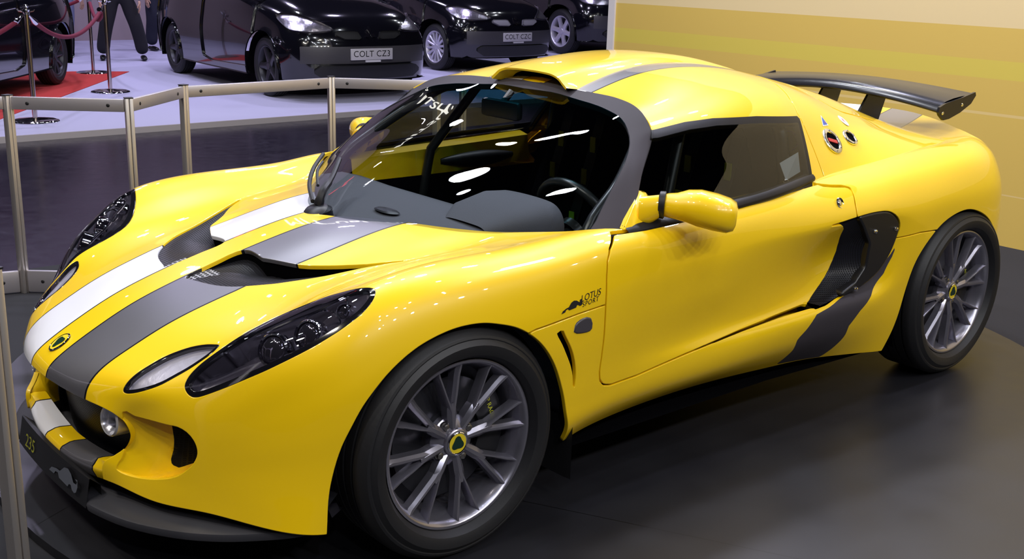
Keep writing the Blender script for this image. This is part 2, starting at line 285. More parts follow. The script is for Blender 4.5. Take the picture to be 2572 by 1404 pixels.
def sunk(name, soup, tags, mat, parent, depth, side='near', walls=True, wallmat=None, shift=(0, 0, 0)):
    """the region pressed inward by depth(p) with walls back to its border"""
    V, F, T, N = soup.pick(tags, side); A = np.array(V); Nn = np.array(N)
    d = np.array([depth(p) if callable(depth) else depth for p in A])
    sg = np.array(shift); B = A - Nn * d[:, None] + sg * (np.sign(A[:, 1:2]) * np.array([0, 1, 0]) + np.array([1, 0, 1])) * (d[:, None] > 0)
    ml = list(dict.fromkeys(mat.values())) if isinstance(mat, dict) else [mat]; V3 = [tuple(p) for p in B]; F3 = list(F)
    mi = [ml.index(mat[t]) if isinstance(mat, dict) else 0 for t in T]; wi = len(ml) if wallmat else 0; mats = ml + ([wallmat] if wallmat else [])
    if walls:
        seen = {}
        for f in F:
            for i in range(len(f)): seen[(f[i], f[(i + 1) % len(f)])] = 1
        ia, ib = {}, {}
        for a, b in [e for e in seen if (e[1], e[0]) not in seen]:
            if abs(A[a][1]) < 1e-6 and abs(A[b][1]) < 1e-6: continue
            for v in (a, b):
                if v not in ia:
                    ia[v] = len(V3); V3.append(tuple(A[v] - Nn[v] * .001)); ib[v] = len(V3); V3.append(tuple(B[v]))
            F3.append((ia[b], ia[a], ib[a], ib[b])); mi.append(wi)
    return mesh(name, V3, F3, mats, parent, mi=mi)
def bm_obj(name, bm, mat, parent=None, smooth=True, auto=40):
    me = bpy.data.meshes.new(name); bm.normal_update(); bm.to_mesh(me); bm.free()
    for m in (mat if isinstance(mat, (list, tuple)) else [mat]): me.materials.append(m)
    me.polygons.foreach_set('use_smooth', [smooth] * len(me.polygons))
    if smooth and auto: me.set_sharp_from_angle(angle=math.radians(auto))
    return link(name, me, parent)
def box(bm, lo, hi, M=None, mi=0, bev=0):
    lo, hi = Vector(lo), Vector(hi); r = bmesh.ops.create_cube(bm, size=1.0)['verts']
    for v in r:
        v.co = Vector((lo[i] + (hi[i] - lo[i]) * (v.co[i] + .5) for i in range(3)))
    if bev:
        es = list({e for v in r for e in v.link_edges})
        r = [v for v in bmesh.ops.bevel(bm, geom=es, offset=bev, segments=2, affect='EDGES', profile=.5)['verts']]
        r = list({v for v in r})
    if M is not None:
        for v in r: v.co = M @ v.co
    for f in {f for v in r for f in v.link_faces}: f.material_index = mi
    return r
def tube(bm, pts, rad, seg=10, cap=True, mi=0):
    """round bar along points; rad number or list"""
    P = [Vector(p) for p in pts]; n = len(P); R = rad if isinstance(rad, (list, tuple)) else [rad] * n
    up = None; rings = []
    for i in range(n):
        t = (P[min(i + 1, n - 1)] - P[max(i - 1, 0)]).normalized()
        if up is None: up = t.orthogonal().normalized()
        up = (up - t * up.dot(t)).normalized(); w = t.cross(up)
        rings.append([bm.verts.new(P[i] + R[i] * (math.cos(2 * PI * k / seg) * up + math.sin(2 * PI * k / seg) * w)) for k in range(seg)])
    for a, b in zip(rings, rings[1:]):
        for k in range(seg): bm.faces.new((a[k], a[(k + 1) % seg], b[(k + 1) % seg], b[k])).material_index = mi
    if cap:
        bm.faces.new(rings[0][::-1]).material_index = mi; bm.faces.new(rings[-1]).material_index = mi
def lathe(bm, prof, seg=48, M=None, mi=0, cap=False):
    """profile [(r,h)] spun about local z"""
    rings = []
    for r, h in prof:
        ring = []
        for k in range(seg):
            a = 2 * PI * k / seg; p = Vector((r * math.cos(a), r * math.sin(a), h)); ring.append(bm.verts.new(M @ p if M else p))
        rings.append(ring)
    for a, b in zip(rings, rings[1:]):
        for k in range(seg): bm.faces.new((a[k], a[(k + 1) % seg], b[(k + 1) % seg], b[k])).material_index = mi
    if cap:
        bm.faces.new(rings[0][::-1]).material_index = mi; bm.faces.new(rings[-1]).material_index = mi
def gridmesh(bm, rows_, close=False, mi=0):
    R = [[bm.verts.new(Vector(p)) for p in r] for r in rows_]
    for a, b in zip(R, R[1:]):
        m = len(a)
        for k in range(m if close else m - 1): bm.faces.new((a[k], a[(k + 1) % m], b[(k + 1) % m], b[k])).material_index = mi
    return R
def smooth_pts(P, k=6):
    P = [Vector(p) for p in P]; out = []
    for i in range(len(P) - 1):
        a, b, c, d = P[max(i - 1, 0)], P[i], P[i + 1], P[min(i + 2, len(P) - 1)]
        for s in range(k):
            t = s / k; out.append(.5 * (2 * b + (c - a) * t + (2 * a - 5 * b + 4 * c - d) * t * t + (3 * b - a - 3 * c + d) * t**3))
    out.append(P[-1]); return out
def axis_M(o, x, z):
    """frame at o whose local z points along z, local x along x"""
    z = Vector(z).normalized(); x = Vector(x); x = (x - z * x.dot(z)).normalized(); y = z.cross(x)
    return Matrix(((x.x, y.x, z.x, o[0]), (x.y, y.y, z.y, o[1]), (x.z, y.z, z.z, o[2]), (0, 0, 0, 1)))
def text_geo(txt, size=1.0, extrude=0.0, shear=0.0, spacing=1.0):
    """flat letter shapes -> verts, faces in x/y, centred"""
    c = bpy.data.curves.new('lettering', 'FONT'); c.body = txt; c.size = size; c.extrude = extrude; c.shear = shear
    c.space_character = spacing; c.align_x = 'CENTER'; c.align_y = 'CENTER'; c.resolution_u = 4
    o = bpy.data.objects.new('lettering', c); COL.objects.link(o)
    bpy.context.view_layer.update(); dg = bpy.context.evaluated_depsgraph_get()
    me = o.evaluated_get(dg).to_mesh(); V = [v.co.copy() for v in me.vertices]; F = [tuple(p.vertices) for p in me.polygons]
    bpy.data.objects.remove(o); bpy.data.curves.remove(c)
    return V, F
def text(name, txt, M, mat, parent, size, extrude=0.0, shear=0.0, spacing=1.0, warp=None):
    V, F = text_geo(txt, size, extrude, shear, spacing); V = [M @ v for v in V]
    if warp: V = [warp(v) for v in V]
    return mesh(name, V, F, mat, parent, smooth=False)
def thing(name, label, cat, loc=(0, 0, 0), rz=0, group=None):
    o = bpy.data.objects.new(name, None); COL.objects.link(o); o.location = loc; o.rotation_euler = (0, 0, rz); o.empty_display_size = .1
    return tag(o, label, cat, group)
def tag(o, label, cat, group=None):
    o['label'] = label; o['category'] = cat
    if group: o['group'] = group
    return o
def struct(o): o['kind'] = 'structure'; return o
def dup(root, loc, rz, label=None, group=None):
    r = root.copy(); COL.objects.link(r); r.location = loc; r.rotation_euler = (0, 0, rz)
    if label: r['label'] = label
    if group: r['group'] = group
    for ch in root.children:
        c = ch.copy(); COL.objects.link(c); c.parent = r
        for g in ch.children:
            d = g.copy(); COL.objects.link(d); d.parent = c
    return r
# ---------- materials ----------
def mat(name, col, rough=.5, metal=0.0, coat=0.0, spec=.5, bump=0, bscale=200, emit=None, es=0, coatr=.02):
    m = bpy.data.materials.new(name); m.use_nodes = True; nt = m.node_tree; b = nt.nodes['Principled BSDF']
    b.inputs['Base Color'].default_value = (*col, 1); b.inputs['Roughness'].default_value = rough; b.inputs['Metallic'].default_value = metal
    b.inputs['Coat Weight'].default_value = coat; b.inputs['Coat Roughness'].default_value = coatr; b.inputs['Specular IOR Level'].default_value = spec
    if emit: b.inputs['Emission Color'].default_value = (*emit, 1); b.inputs['Emission Strength'].default_value = es
    if bump:
        tc = nt.nodes.new('ShaderNodeTexCoord'); n = nt.nodes.new('ShaderNodeTexNoise'); n.inputs['Scale'].default_value = bscale; n.inputs['Detail'].default_value = 4
        nt.links.new(tc.outputs['Object'], n.inputs['Vector'])
        bp = nt.nodes.new('ShaderNodeBump'); bp.inputs['Strength'].default_value = bump; bp.inputs['Distance'].default_value = .002
        nt.links.new(n.outputs['Fac'], bp.inputs['Height']); nt.links.new(bp.outputs['Normal'], b.inputs['Normal'])
    return m
class NT:
    """tiny node-graph writer"""
    def __init__(s, m): s.nt = m.node_tree; s.b = s.nt.nodes['Principled BSDF']
    def n(s, t, **k):
        x = s.nt.nodes.new('ShaderNode' + t)
        for a, v in k.items(): setattr(x, a, v)
        return x
    def put(s, sock, v):
        if isinstance(v, bpy.types.NodeSocket): s.nt.links.new(v, sock)
        elif isinstance(v, (tuple, list)) and len(v) == 3 and sock.type == 'RGBA': sock.default_value = (*v, 1)
        else: sock.default_value = v
    def math(s, op, a, b=0.0, c=None):
        x = s.n('Math', operation=op); s.put(x.inputs[0], a); s.put(x.inputs[1], b)
        if c is not None: s.put(x.inputs[2], c)
        return x.outputs[0]
    def mix(s, f, a, b):
        x = s.n('Mix', data_type='RGBA'); s.put(x.inputs[0], f); s.put(x.inputs[6], a); s.put(x.inputs[7], b); return x.outputs[2]
    def obj(s):
        sp = s.n('SeparateXYZ'); s.nt.links.new(s.n('TexCoord').outputs['Object'], sp.inputs[0]); return sp.outputs
YEL = (.90, .585, .002)
def paint(name, stripes):
    m = mat(name, YEL, rough=.38, coat=1.0, spec=.4); g = NT(m)
    if stripes:
        X, Y, Z = g.obj(); a = g.math('ABSOLUTE', Y)
        mr = g.n('MapRange'); mr.inputs[1].default_value = -.72; mr.inputs[2].default_value = -.32; mr.inputs[3].default_value = .228; mr.inputs[4].default_value = .258
        g.put(mr.inputs[0], X); out = mr.outputs[0]
        band = g.math('MULTIPLY', g.math('GREATER_THAN', a, .056), g.math('LESS_THAN', a, out))
        pin = g.math('MAXIMUM', g.math('COMPARE', a, .056, .0028), g.math('COMPARE', a, out, .0028))
        far = g.math('GREATER_THAN', Y, 0.0)
        col = g.mix(band, YEL, g.mix(far, (.23, .225, .25), (.80, .80, .86))); col = g.mix(pin, col, (.006, .006, .008))
        g.put(g.b.inputs['Base Color'], col)
        g.put(g.b.inputs['Metallic'], g.math('MULTIPLY', g.math('MULTIPLY', band, g.math('SUBTRACT', 1.0, far)), .75))
    return m
def glass(name, tint=(.8, .85, .85), tintband=None, ior=1.5, rough=0.0):
    """clear sheet: tinted see-through plus a mirror coat that grows at grazing angles"""
    m = bpy.data.materials.new(name); m.use_nodes = True; nt = m.node_tree; nt.nodes.remove(nt.nodes['Principled BSDF'])
    out = nt.nodes['Material Output']; t = nt.nodes.new('ShaderNodeBsdfTransparent'); gl = nt.nodes.new('ShaderNodeBsdfGlossy')
    gl.inputs['Roughness'].default_value = rough; geo = nt.nodes.new('ShaderNodeNewGeometry'); dt = nt.nodes.new('ShaderNodeVectorMath'); dt.operation = 'DOT_PRODUCT'
    nt.links.new(geo.outputs['Normal'], dt.inputs[0]); nt.links.new(geo.outputs['Incoming'], dt.inputs[1])
    def mm(op, a, b):
        x = nt.nodes.new('ShaderNodeMath'); x.operation = op
        for i, v in enumerate((a, b)):
            if isinstance(v, bpy.types.NodeSocket): nt.links.new(v, x.inputs[i])
            elif v is not None: x.inputs[i].default_value = v
        return x.outputs[0]
    r0 = ((ior - 1) / (ior + 1)) ** 2 * 1.6; fz = mm('ADD', mm('MULTIPLY', mm('POWER', mm('SUBTRACT', 1.0, mm('ABSOLUTE', dt.outputs['Value'], None)), 5.0), 1 - r0), r0)
    mx = nt.nodes.new('ShaderNodeMixShader'); t.inputs[0].default_value = (*tint, 1)
    if tintband:
        z0, z1, col = tintband; tc = nt.nodes.new('ShaderNodeTexCoord'); sp = nt.nodes.new('ShaderNodeSeparateXYZ'); mr = nt.nodes.new('ShaderNodeMapRange')
        mr.inputs[1].default_value = z0; mr.inputs[2].default_value = z1; mixn = nt.nodes.new('ShaderNodeMix'); mixn.data_type = 'RGBA'
        mixn.inputs[6].default_value = (*tint, 1); mixn.inputs[7].default_value = (*col, 1)
        nt.links.new(tc.outputs['Object'], sp.inputs[0]); nt.links.new(sp.outputs[2], mr.inputs[0]); nt.links.new(mr.outputs[0], mixn.inputs[0]); nt.links.new(mixn.outputs[2], t.inputs[0])
    nt.links.new(fz, mx.inputs[0]); nt.links.new(t.outputs[0], mx.inputs[1]); nt.links.new(gl.outputs[0], mx.inputs[2]); nt.links.new(mx.outputs[0], out.inputs[0])
    return m
def mesh_mat(name, scale=130, col=(.012, .012, .016), hole=(.001, .001, .002), flat='xy'):
    """expanded-metal mesh: rows of small hexagonal holes"""
    m = mat(name, col, rough=.45, metal=0, spec=.25); g = NT(m); X, Y, Z = g.obj()
    a, b = {'xy': (X, Y), 'xz': (X, Z), 'yz': (Y, Z)}[flat]
    cx = g.n('CombineXYZ'); g.put(cx.inputs[0], g.math('MULTIPLY', a, scale)); g.put(cx.inputs[1], g.math('MULTIPLY', b, scale * 1.15))
    v = g.n('TexVoronoi', feature='DISTANCE_TO_EDGE'); v.inputs['Randomness'].default_value = .12; v.inputs['Scale'].default_value = 1.0
    g.nt.links.new(cx.outputs[0], v.inputs['Vector']); h = g.math('GREATER_THAN', v.outputs['Distance'], .17)
    g.put(g.b.inputs['Base Color'], g.mix(h, col, hole)); g.put(g.b.inputs['Roughness'], g.math('ADD', .35, g.math('MULTIPLY', h, .5)))
    bp = g.n('Bump'); bp.inputs['Strength'].default_value = .6; bp.inputs['Distance'].default_value = .002; bp.invert = True
    g.put(bp.inputs['Height'], h); g.nt.links.new(bp.outputs[0], g.b.inputs['Normal'])
    return m
M = {
 'paint': paint('yellow_paint', False), 'stripe': paint('striped_paint', True),
 'black': mat('satin_black', (.050, .045, .054), .6, spec=.12), 'dark': mat('dark_plastic', (.008, .008, .010), .45), 'void': mat('matt_black', (.002, .002, .003), .9, spec=.03),
 'wing': mat('wing_black', (.012,.012,.016), .22, spec=.35), 'gloss_black': mat('gloss_black', (.006, .006, .008), .08, coat=1), 'rubber': mat('rubber', (.010, .010, .012), .55, bump=.15, bscale=90),
 'seal': mat('rubber_seal', (.008, .008, .011), .42, spec=.25), 'grey_plastic': mat('grey_plastic', (.055, .05, .06), .33),
 'alloy': mat('alloy_silver', (.34, .33, .39), .27, .85), 'alloy_dark': mat('dark_alloy', (.05, .05, .06), .35, .6), 'steel': mat('brushed_steel', (.30, .29, .28), .35, 1),
 'alu': mat('polished_aluminium', (.75, .75, .74), .22, 1), 'chrome': mat('chrome', (.85, .85, .9), .06, 1),
 'proj': mat('projector_glass', (.16,.15,.19), .07, .9), 'panel_black': mat('intake_black', (.010,.010,.012), .32), 'bowl': mat('lamp_bowl', (.075, .068, .09), .22, .3), 'reflector': mat('lamp_reflector', (.75, .75, .78), .22, .7), 'facet': mat('indicator_reflector', (.62, .60, .66), .35, .35, bump=.6, bscale=55), 'amber': mat('amber_plastic', (.8, .22, .02), .2),
 'white': mat('white_paint', (.8, .8, .85), .4, coat=.6), 'sticker': mat('white_film', (.85, .85, .85), .5), 'green': mat('badge_green', (.005, .03, .018), .3), 'badge_yellow': mat('badge_yellow', (.75, .58, .02), .35),
 'red': mat('red_enamel', (.55, .03, .04), .35), 'blue': mat('blue_film', (.03, .12, .5), .4), 'tag_yellow': mat('tag_yellow', (.55, .55, .03), .6),
 'dash': mat('dash_fabric', (.085, .085, .10), .85, bump=.3, bscale=300), 'cloth': mat('seat_cloth', (.004, .004, .005), .95, spec=.04), 'bar': mat('roll_bar_black', (.012, .014, .014), .3),
 'screen_glass': glass('screen_glass', (.74, .78, .80), (.985, 1.015, (.06, .26, .30))), 'side_glass': glass('side_glass', (.40, .43, .43)), 'lens': glass('lamp_lens', (.92, .92, .96)), 'mirror': mat('mirror_glass', (.8, .8, .85), .03, 1),
 'mesh_top': mesh_mat('hood_mesh'), 'mesh_side': mesh_mat('intake_mesh', 170, (.010, .010, .016), (.001, .001, .002), 'xz'), 'mesh_front': mesh_mat('grille_mesh', 150, (.004, .004, .006), (.001, .001, .002), 'yz'),
 'honey': mesh_mat('honeycomb', 70, (.30, .30, .33), (.002, .002, .003)),
}
# ================= the sports car =================
car = thing('sports_car', 'yellow two-seat sports coupe with one white and one grey stripe on the turntable', 'car')
def fe(n): return np.array(FEAT[n])
BG = body_grid(); S = Soup(BG, 'base'); END = BG[-1]
X_, Z_ = 0, 2
def xz(n): return fe(n)[:, [0, 2]]
def xy(n): return fe(n)[:, [0, 1]]
low = lambda c: c[1] < -.55
S.cut([(.085,.1),(.085,0),(.108,-.055),(.155,-.13),(.212,-.245),(.294,-.38),(.401,-.531),(.47,-.64),(.53,-.71),(.59,-.747),(.65,-.752),(.894,-.757),(1.07,-.757),(1.28,-.742),(1.47,-.712),(1.53,-.69),(1.62,-.655),(1.8,-.63),(2.0,-.62),(2.2,-.61),(2.45,-.57),(2.60,-.48),(2.64,-.3),(2.65,.1)], TOP, 'void', {'base'}, lambda c: c[2] > .6)
FA = [(-.380,-.1),(-.380,.17),(-.366,.266),(-.34,.359),(-.313,.42),(-.276,.482),(-.217,.544),(-.142,.589),(-.052,.613),(.031,.615),(.096,.602),(.164,.577),(.23,.528),(.281,.459),(.316,.378),(.335,.306),(.35,.24),(.36,.15),(.36,-.1)]
RA = [(1.86,-.1),(1.868,.15),(1.894,.24),(1.918,.372),(1.954,.484),(2.024,.56),(2.13,.619),(2.26,.64),(2.385,.61),(2.49,.548),(2.56,.47),(2.60,.395),(2.64,.37),(3.2,.33),(3.2,-.1)]
arc = lambda P: [(P[0])] + [tuple(q) for q in np.array([[v.x, v.y] for v in smooth_pts([(a, b, 0) for a, b in P[1:-1]], 5)])] + [P[-1]]
FA, RA = arc(FA), arc(RA); S.cut(FA, SIDE, 'void', {'base'}, low); S.cut(RA, SIDE, 'void', {'base'}, low)
S.cut([(2.56,.45),(2.64,.37),(3.3,.33),(3.3,-.2),(2.56,-.2)], SIDE, 'void', {'base'})
S.cut(closed_smooth(xz('intake'), 2), SIDE, 'intake', {'base'}, low); S.cut(offset(closed_smooth(xz('intake'), 2), -.010), SIDE, 'intakecore', {'intake'}, low)
ip = xz('intakefront'); S.cut(np.concatenate([ip, [(2.1, ip[-1][1]), (2.1, ip[0][1] + .1), (ip[0][0], ip[0][1] + .1)]]), SIDE, 'intakepanel', {'intakecore'}, low)
S.band(xz('door'), SIDE, 'door', .0042, {'base'}, low)
fs = xz('frontseam')
S.band(np.concatenate([[(.1,.55),(.19,fs[0][1]-.004)], fs, [(.49, fs[-1][1]+.002), (.62,.6),(.62,1.4),(-1.3,1.4),(-1.3,-.4),(-.05,-.4)]]), SIDE, 'clam', .0036, {'base'})
qs = xz('quarterseam')
S.band(np.concatenate([qs[::-1], [(1.75,.583),(1.3,.56),(1.3,1.4),(3.6,1.4),(3.6,-.4),(2.3,-.4),(2.3,.5)]]), SIDE, 'rear', .0036, {'base'})
LAMPV = view((-.42,-.55,.72))
def lamp_cut(n, ring, inner, seal, w):
    P = closed_smooth(S.to2d(fe(n), LAMPV), 3); f = lambda c: c[1] < -.2 and c[0] < .1
    S.cut(offset(P, -w), LAMPV, inner, {'clam'}, f); S.cut(offset(P, -.0015), LAMPV, seal, {'clam'}, f); S.cut(offset(P, .001), LAMPV, 'void', {'clam'}, f)
lamp_cut('headlamp', 'void', 'lens', 'lampseal', .012); lamp_cut('indicator', 'void', 'indlens', 'indseal', .008)
vq = closed_smooth(xy('vent'), 6); VO, VI = vq[:14 * 6], vq[14 * 6:22 * 6]
S.cut(closed_smooth(xy('vent'), 2), TOP, 'vent', {'clam'}, lambda c: c[2] > .55)
S.cut(xy('honey'), TOP, 'honey', {'vent'}, lambda c: c[2] > .55)
S.cut(closed_smooth(xz('fendervent'), 2), SIDE, 'fvent', {'base'}, low)
S.cut(closed_smooth(xz('repeater'), 3), SIDE, 'repeater', {'base'}, low)
FRONT = view((-.8,-.6,.05))
S.cut(closed_smooth(S.to2d(fe('duct'), FRONT), 2), FRONT, 'duct', {'clam'}, lambda c: c[0] < -.35 and c[1] < -.3)
dm = S.to2d(fe('ductmesh'), FRONT); S.cut(offset(dm, .004), FRONT, 'ductmesh', {'duct'}, None)
S.cut(xz('sillstripe'), SIDE, 'sillblack', {'base'}, low)
K = Soup(loft(CABIN), 'cab')
K.cut([(0,0),(1.54,0),(1.54,.755),(1.30,.735),(.6,.715),(0,.70)], SIDE, 'void', {'cab'})
wp = np.array([(.3,.997),(.850,.993),(.988,1.007),(1.111,1.011),(1.323,1.004),(1.585,.984),(1.592,.975),(1.575,.94),(1.548,.87),(1.525,.80),(1.50,.765),(1.28,.742),(1.07,.735),(.894,.728),(.3,.70)])
K.cut(offset(wp, -.020), SIDE, 'glass', {'cab'}); K.cut(wp, SIDE, 'wseal', {'cab'})
K.band([(1.60,.90),(1.60,.990),(1.632,1.029),(1.688,1.058),(1.735,1.078),(1.765,1.09),(1.775,1.4),(0,1.4),(0,.5),(1.60,.5)], SIDE, 'roof', .0042, {'cab'})
K.band([(1.87,.1),(1.885,-.2),(1.92,-.30),(1.96,-.37),(2.014,-.415),(2.074,-.423),(2.195,-.407),(2.416,-.374),(2.55,-.335),(2.66,-.25),(2.70,.1)], TOP, 'lid', .0060, {'cab'}, lambda c: c[2] > .8)
K.cut([(1.93,.1),(1.94,-.22),(2.0,-.26),(2.35,-.245),(2.50,-.21),(2.52,.1)], TOP, 'louvre', {'lid'})
W = Soup(loft(SCREEN), 'frame')
W.cut(closed_smooth(xy('glass'), 2), TOP, 'glass', {'frame'})
# ---- body panels ----
clam = panel('front_clamshell', S, {'clam'}, M['stripe'], car, 'both')
def two_soups(name, parts, mats, side, r=.002, depth=.012):
    V, F, mi = [], [], []
    ml = list(dict.fromkeys(mats.values()))
    for sp, tags in parts:
        v, f, t, n = sp.pick(tags, side); v2, f2 = rim(v, f, n, r, depth); b = len(V)
        V += v + v2; F += [tuple(i + b for i in g) for g in f + f2]; mi += [ml.index(mats[q]) for q in t] + [0] * len(f2)
    return mesh(name, V, F, ml, car, mi=mi)
two_soups('rear_clamshell', [(S, {'rear'}), (K, {'cab'})], {'rear': M['stripe'], 'cab': M['paint']}, 'both')
roof = panel('roof', K, {'roof'}, M['stripe'], car, 'both')
lid = panel('engine_cover', K, {'lid'}, M['paint'], car, 'both')
sunk('engine_louvre', K, {'louvre'}, M['dark'], lid, .012, 'both')
for sd in ('near', 'far'):
    sg = -1 if sd == 'near' else 1
    sill = panel('side_sill', S, {'base', 'sillblack'}, {'base': M['paint'], 'sillblack': M['black']}, car, sd)
    sunk('sill_vent', S, {'fvent'}, M['void'], sill, .02, sd)
    rp = panel('side_repeater', S, {'repeater'}, M['grey_plastic'], sill, sd, depth=.004, r=.004)
    rp.location = (0, sg * .004, 0)
    door = panel('door', S, {'door'}, M['paint'], car, sd)
    # headlamp: clear cover, black seal, deep bowl, projectors
    hl = sunk('headlamp', S, {'lens'}, M['bowl'], car, lambda p: .012 + .05 * min(1, max(0, (p[0] + .60) / .10)) * min(1, max(0, (-.215 - p[0]) / .08 + .15)), sd)
    hl['label'] = 'dark smoked headlamp bowl with round projectors'
    panel('cover_glass', S, {'lens'}, M['lens'], hl, sd, edge=False)
    panel('lamp_seal', S, {'lampseal'}, M['gloss_black'], hl, sd, depth=.012, r=.001)
    for nm, rad, back in (('proj1', .034, .024), ('proj2', .031, .026), ('proj3', .016, .020)):
        p, n = np.array(FEAT[nm][0]), np.array(FEAT[nm + 'n'])
        c = p - n * back; c[1] *= -sg
        ax = Vector((-.80, .36 * sg, .34)).normalized(); Mx = axis_M(c, (0, 0, 1), ax)
        bm = bmesh.new(); lathe(bm, [(rad * 1.22, -.03), (rad * 1.22, .002), (rad * 1.12, .006), (rad * 1.02, .004), (rad * .98, -.004)], 32, Mx); bm_obj('projector_ring', bm, M['chrome'], hl)
        bm = bmesh.new(); lathe(bm, [(rad * .98 * math.cos(t), -.004 + rad * .45 * math.sin(t)) for t in [k * PI / 16 for k in range(8)]] + [(.0004, -.004 + rad * .45)], 32, Mx); bm_obj('projector_lens', bm, M['proj'], hl)
    for bn, rr_, bk in (('bezelrear', .0028, .016), ('bezelfront', .0025, .016), ('bezeltop', .0035, .010)):
        bm = bmesh.new(); tube(bm, smooth_pts([(p[0] + .4 * bk, sg * (abs(p[1]) - .35 * bk), p[2] - bk * .8) for p in fe(bn)], 4), rr_, 6); bm_obj('lamp_bezel', bm, M['chrome'], hl)
    il = sunk('indicator', S, {'indlens'}, M['facet'], car, .014, sd); il['label'] = 'clear front indicator with mirror reflector'
    panel('indicator_lens', S, {'indlens'}, M['lens'], il, sd, edge=False)
    panel('indicator_seal', S, {'indseal'}, M['gloss_black'], il, sd, depth=.01, r=.001)
    # hood outlet
    def vd(p):
        q = np.array([p[0], -abs(p[1])]); do = np.linalg.norm(VO - q, axis=1).min(); di = np.linalg.norm(VI - q, axis=1).min(); t = do / (do + di + 1e-6)
        return .006 + .052 * t ** 1.6 * min(1, (do + di) / .12)
    hv = sunk('hood_vent', S, {'vent', 'honey'}, {'vent': M['mesh_top'], 'honey': M['honey']}, car, vd, sd, wallmat=M['void'])
    # brake duct in the bumper corner
    d0 = np.array(FEAT['duct'])[:, :]; du = S.to2d(d0, FRONT); u0, u1 = du[:, 0].min(), du[:, 0].max()
    def dd(p, sg=sg):
        q = np.array([p[0], -abs(p[1]), p[2]]); u = q @ FRONT[0]; t = min(1, max(0, (u - u0) / (u1 - u0)))
        return .002 + .075 * min(1, t / .72) ** 1.3
    sunk('brake_duct', S, {'duct', 'ductmesh'}, {'duct': M['paint'], 'ductmesh': M['mesh_front']}, car, dd, sd, wallmat=M['paint'])
    # side intake: mesh strip, black panel with bolts
    it = sunk('side_intake', S, {'intake', 'intakecore', 'intakepanel'}, M['void'], car, .030, sd, wallmat=M['dark']); it['label'] = 'black mesh side intake behind the door'
    V, F, T, N = S.pick({'intakepanel'}, sd); V = [(v[0], sg * (.828 + .055 * (v[0] - 1.47) - .02 * max(0, (v[2] - .64) / .06) ** 2 * 0), v[2]) for v in V]; N = [(0, sg, 0)] * len(V)
    V2, F2 = rim(V, F, N, .007, .06); pan = mesh('intake_panel', V + V2, F + F2, M['panel_black'], it)
    D = [Vector((p[0], sg * (abs(p[1]) - .010), p[2])) for p in fe('intake')[-7:]]; PF = [Vector((p[0], sg * (.818 + .055 * (p[0] - 1.47)), p[2])) for p in fe('intakefront')[::-1]]
    D, PF = smooth_pts(D, 4), smooth_pts(PF, 4); bm = bmesh.new(); gridmesh(bm, [[a.lerp(b, t) + Vector((0, -sg * .010 * math.sin(PI * t), 0)) for t in (-.06, .2, .4, .6, .8, 1)] for a, b in zip(D, PF)]); bm_obj('intake_mesh', bm, M['mesh_side'], it)
    for p in fe('bolts'):
        bm = bmesh.new(); lathe(bm, [(.0006, .006), (.006, .005), (.008, 0), (.008, -.004)], 14, axis_M((p[0], sg * (.829 + .055 * (p[0] - 1.47)), p[2]), (1, 0, 0), (0, sg, 0))); bm_obj('bolt', bm, M['chrome'], it)
    # lip over the intake panel
    # side window
    sw = panel('side_window', K, {'glass'}, M['side_glass'], car, sd, edge=False)
    panel('window_seal', K, {'wseal'}, M['seal'], sw, sd, depth=.02, r=.003)
    bp = [Vector((x, sg * y, z)) for x, y, z in ((.60,.760,.752),(.75,.762,.758),(.90,.761,.765),(1.07,.759,.774),(1.28,.747,.786),(1.40,.730,.793),(1.50,.708,.800),(1.535,.698,.803))]
    bm = bmesh.new(); gridmesh(bm, [[p + Vector((0, sg * dy, dz)) for dy, dz in ((.004,-.012),(.006,-.006),(.004,.000),(-.006,.008),(-.014,.013),(-.024,.014))] for p in smooth_pts(bp, 4)]); bmesh.ops.recalc_face_normals(bm, faces=bm.faces[:]); bm_obj('belt_seal', bm, M['seal'], sw)
    # door furniture
    lk = fe('lock')[0]; bm = bmesh.new()
    lathe(bm, [(.0005, .002), (.009, .002), (.011, .0005), (.011, -.003), (.014, .002), (.0175, .0035), (.019, 0)], 24, axis_M((lk[0], sg * (abs(lk[1]) + .001), lk[2]), (1, 0, 0), (.1, sg, .45))); bm_obj('door_lock', bm, [M['chrome']], door)
    # inner door skin, seen through the glass on the far side
    V, F, T, N = S.pick({'door'}, sd); Vi = [tuple(np.array(v) - np.array(n) * .07) for v, n in zip(V, N)]
    mesh('door_card', Vi, [f[::-1] for f in F], M['paint'], door)
    bm = bmesh.new(); gridmesh(bm, [[(x, sg * .745, z), (x, sg * .69, z + .012), (x, sg * .64, z), (x, sg * .625, z - .10)] for x, z in ((.60,.742),(.9,.752),(1.2,.762),(1.45,.772))]); bm_obj('door_ledge', bm, M['paint'], door)
    bm = bmesh.new(); tube(bm, [(1.0 + .045 * k, sg * (.635 - .02 * math.sin(PI * k / 8)), .700) for k in range(9)], [.012 + .020 * math.sin(PI * k / 8) for k in range(9)], 10); bm_obj('armrest', bm, M['dark'], door)
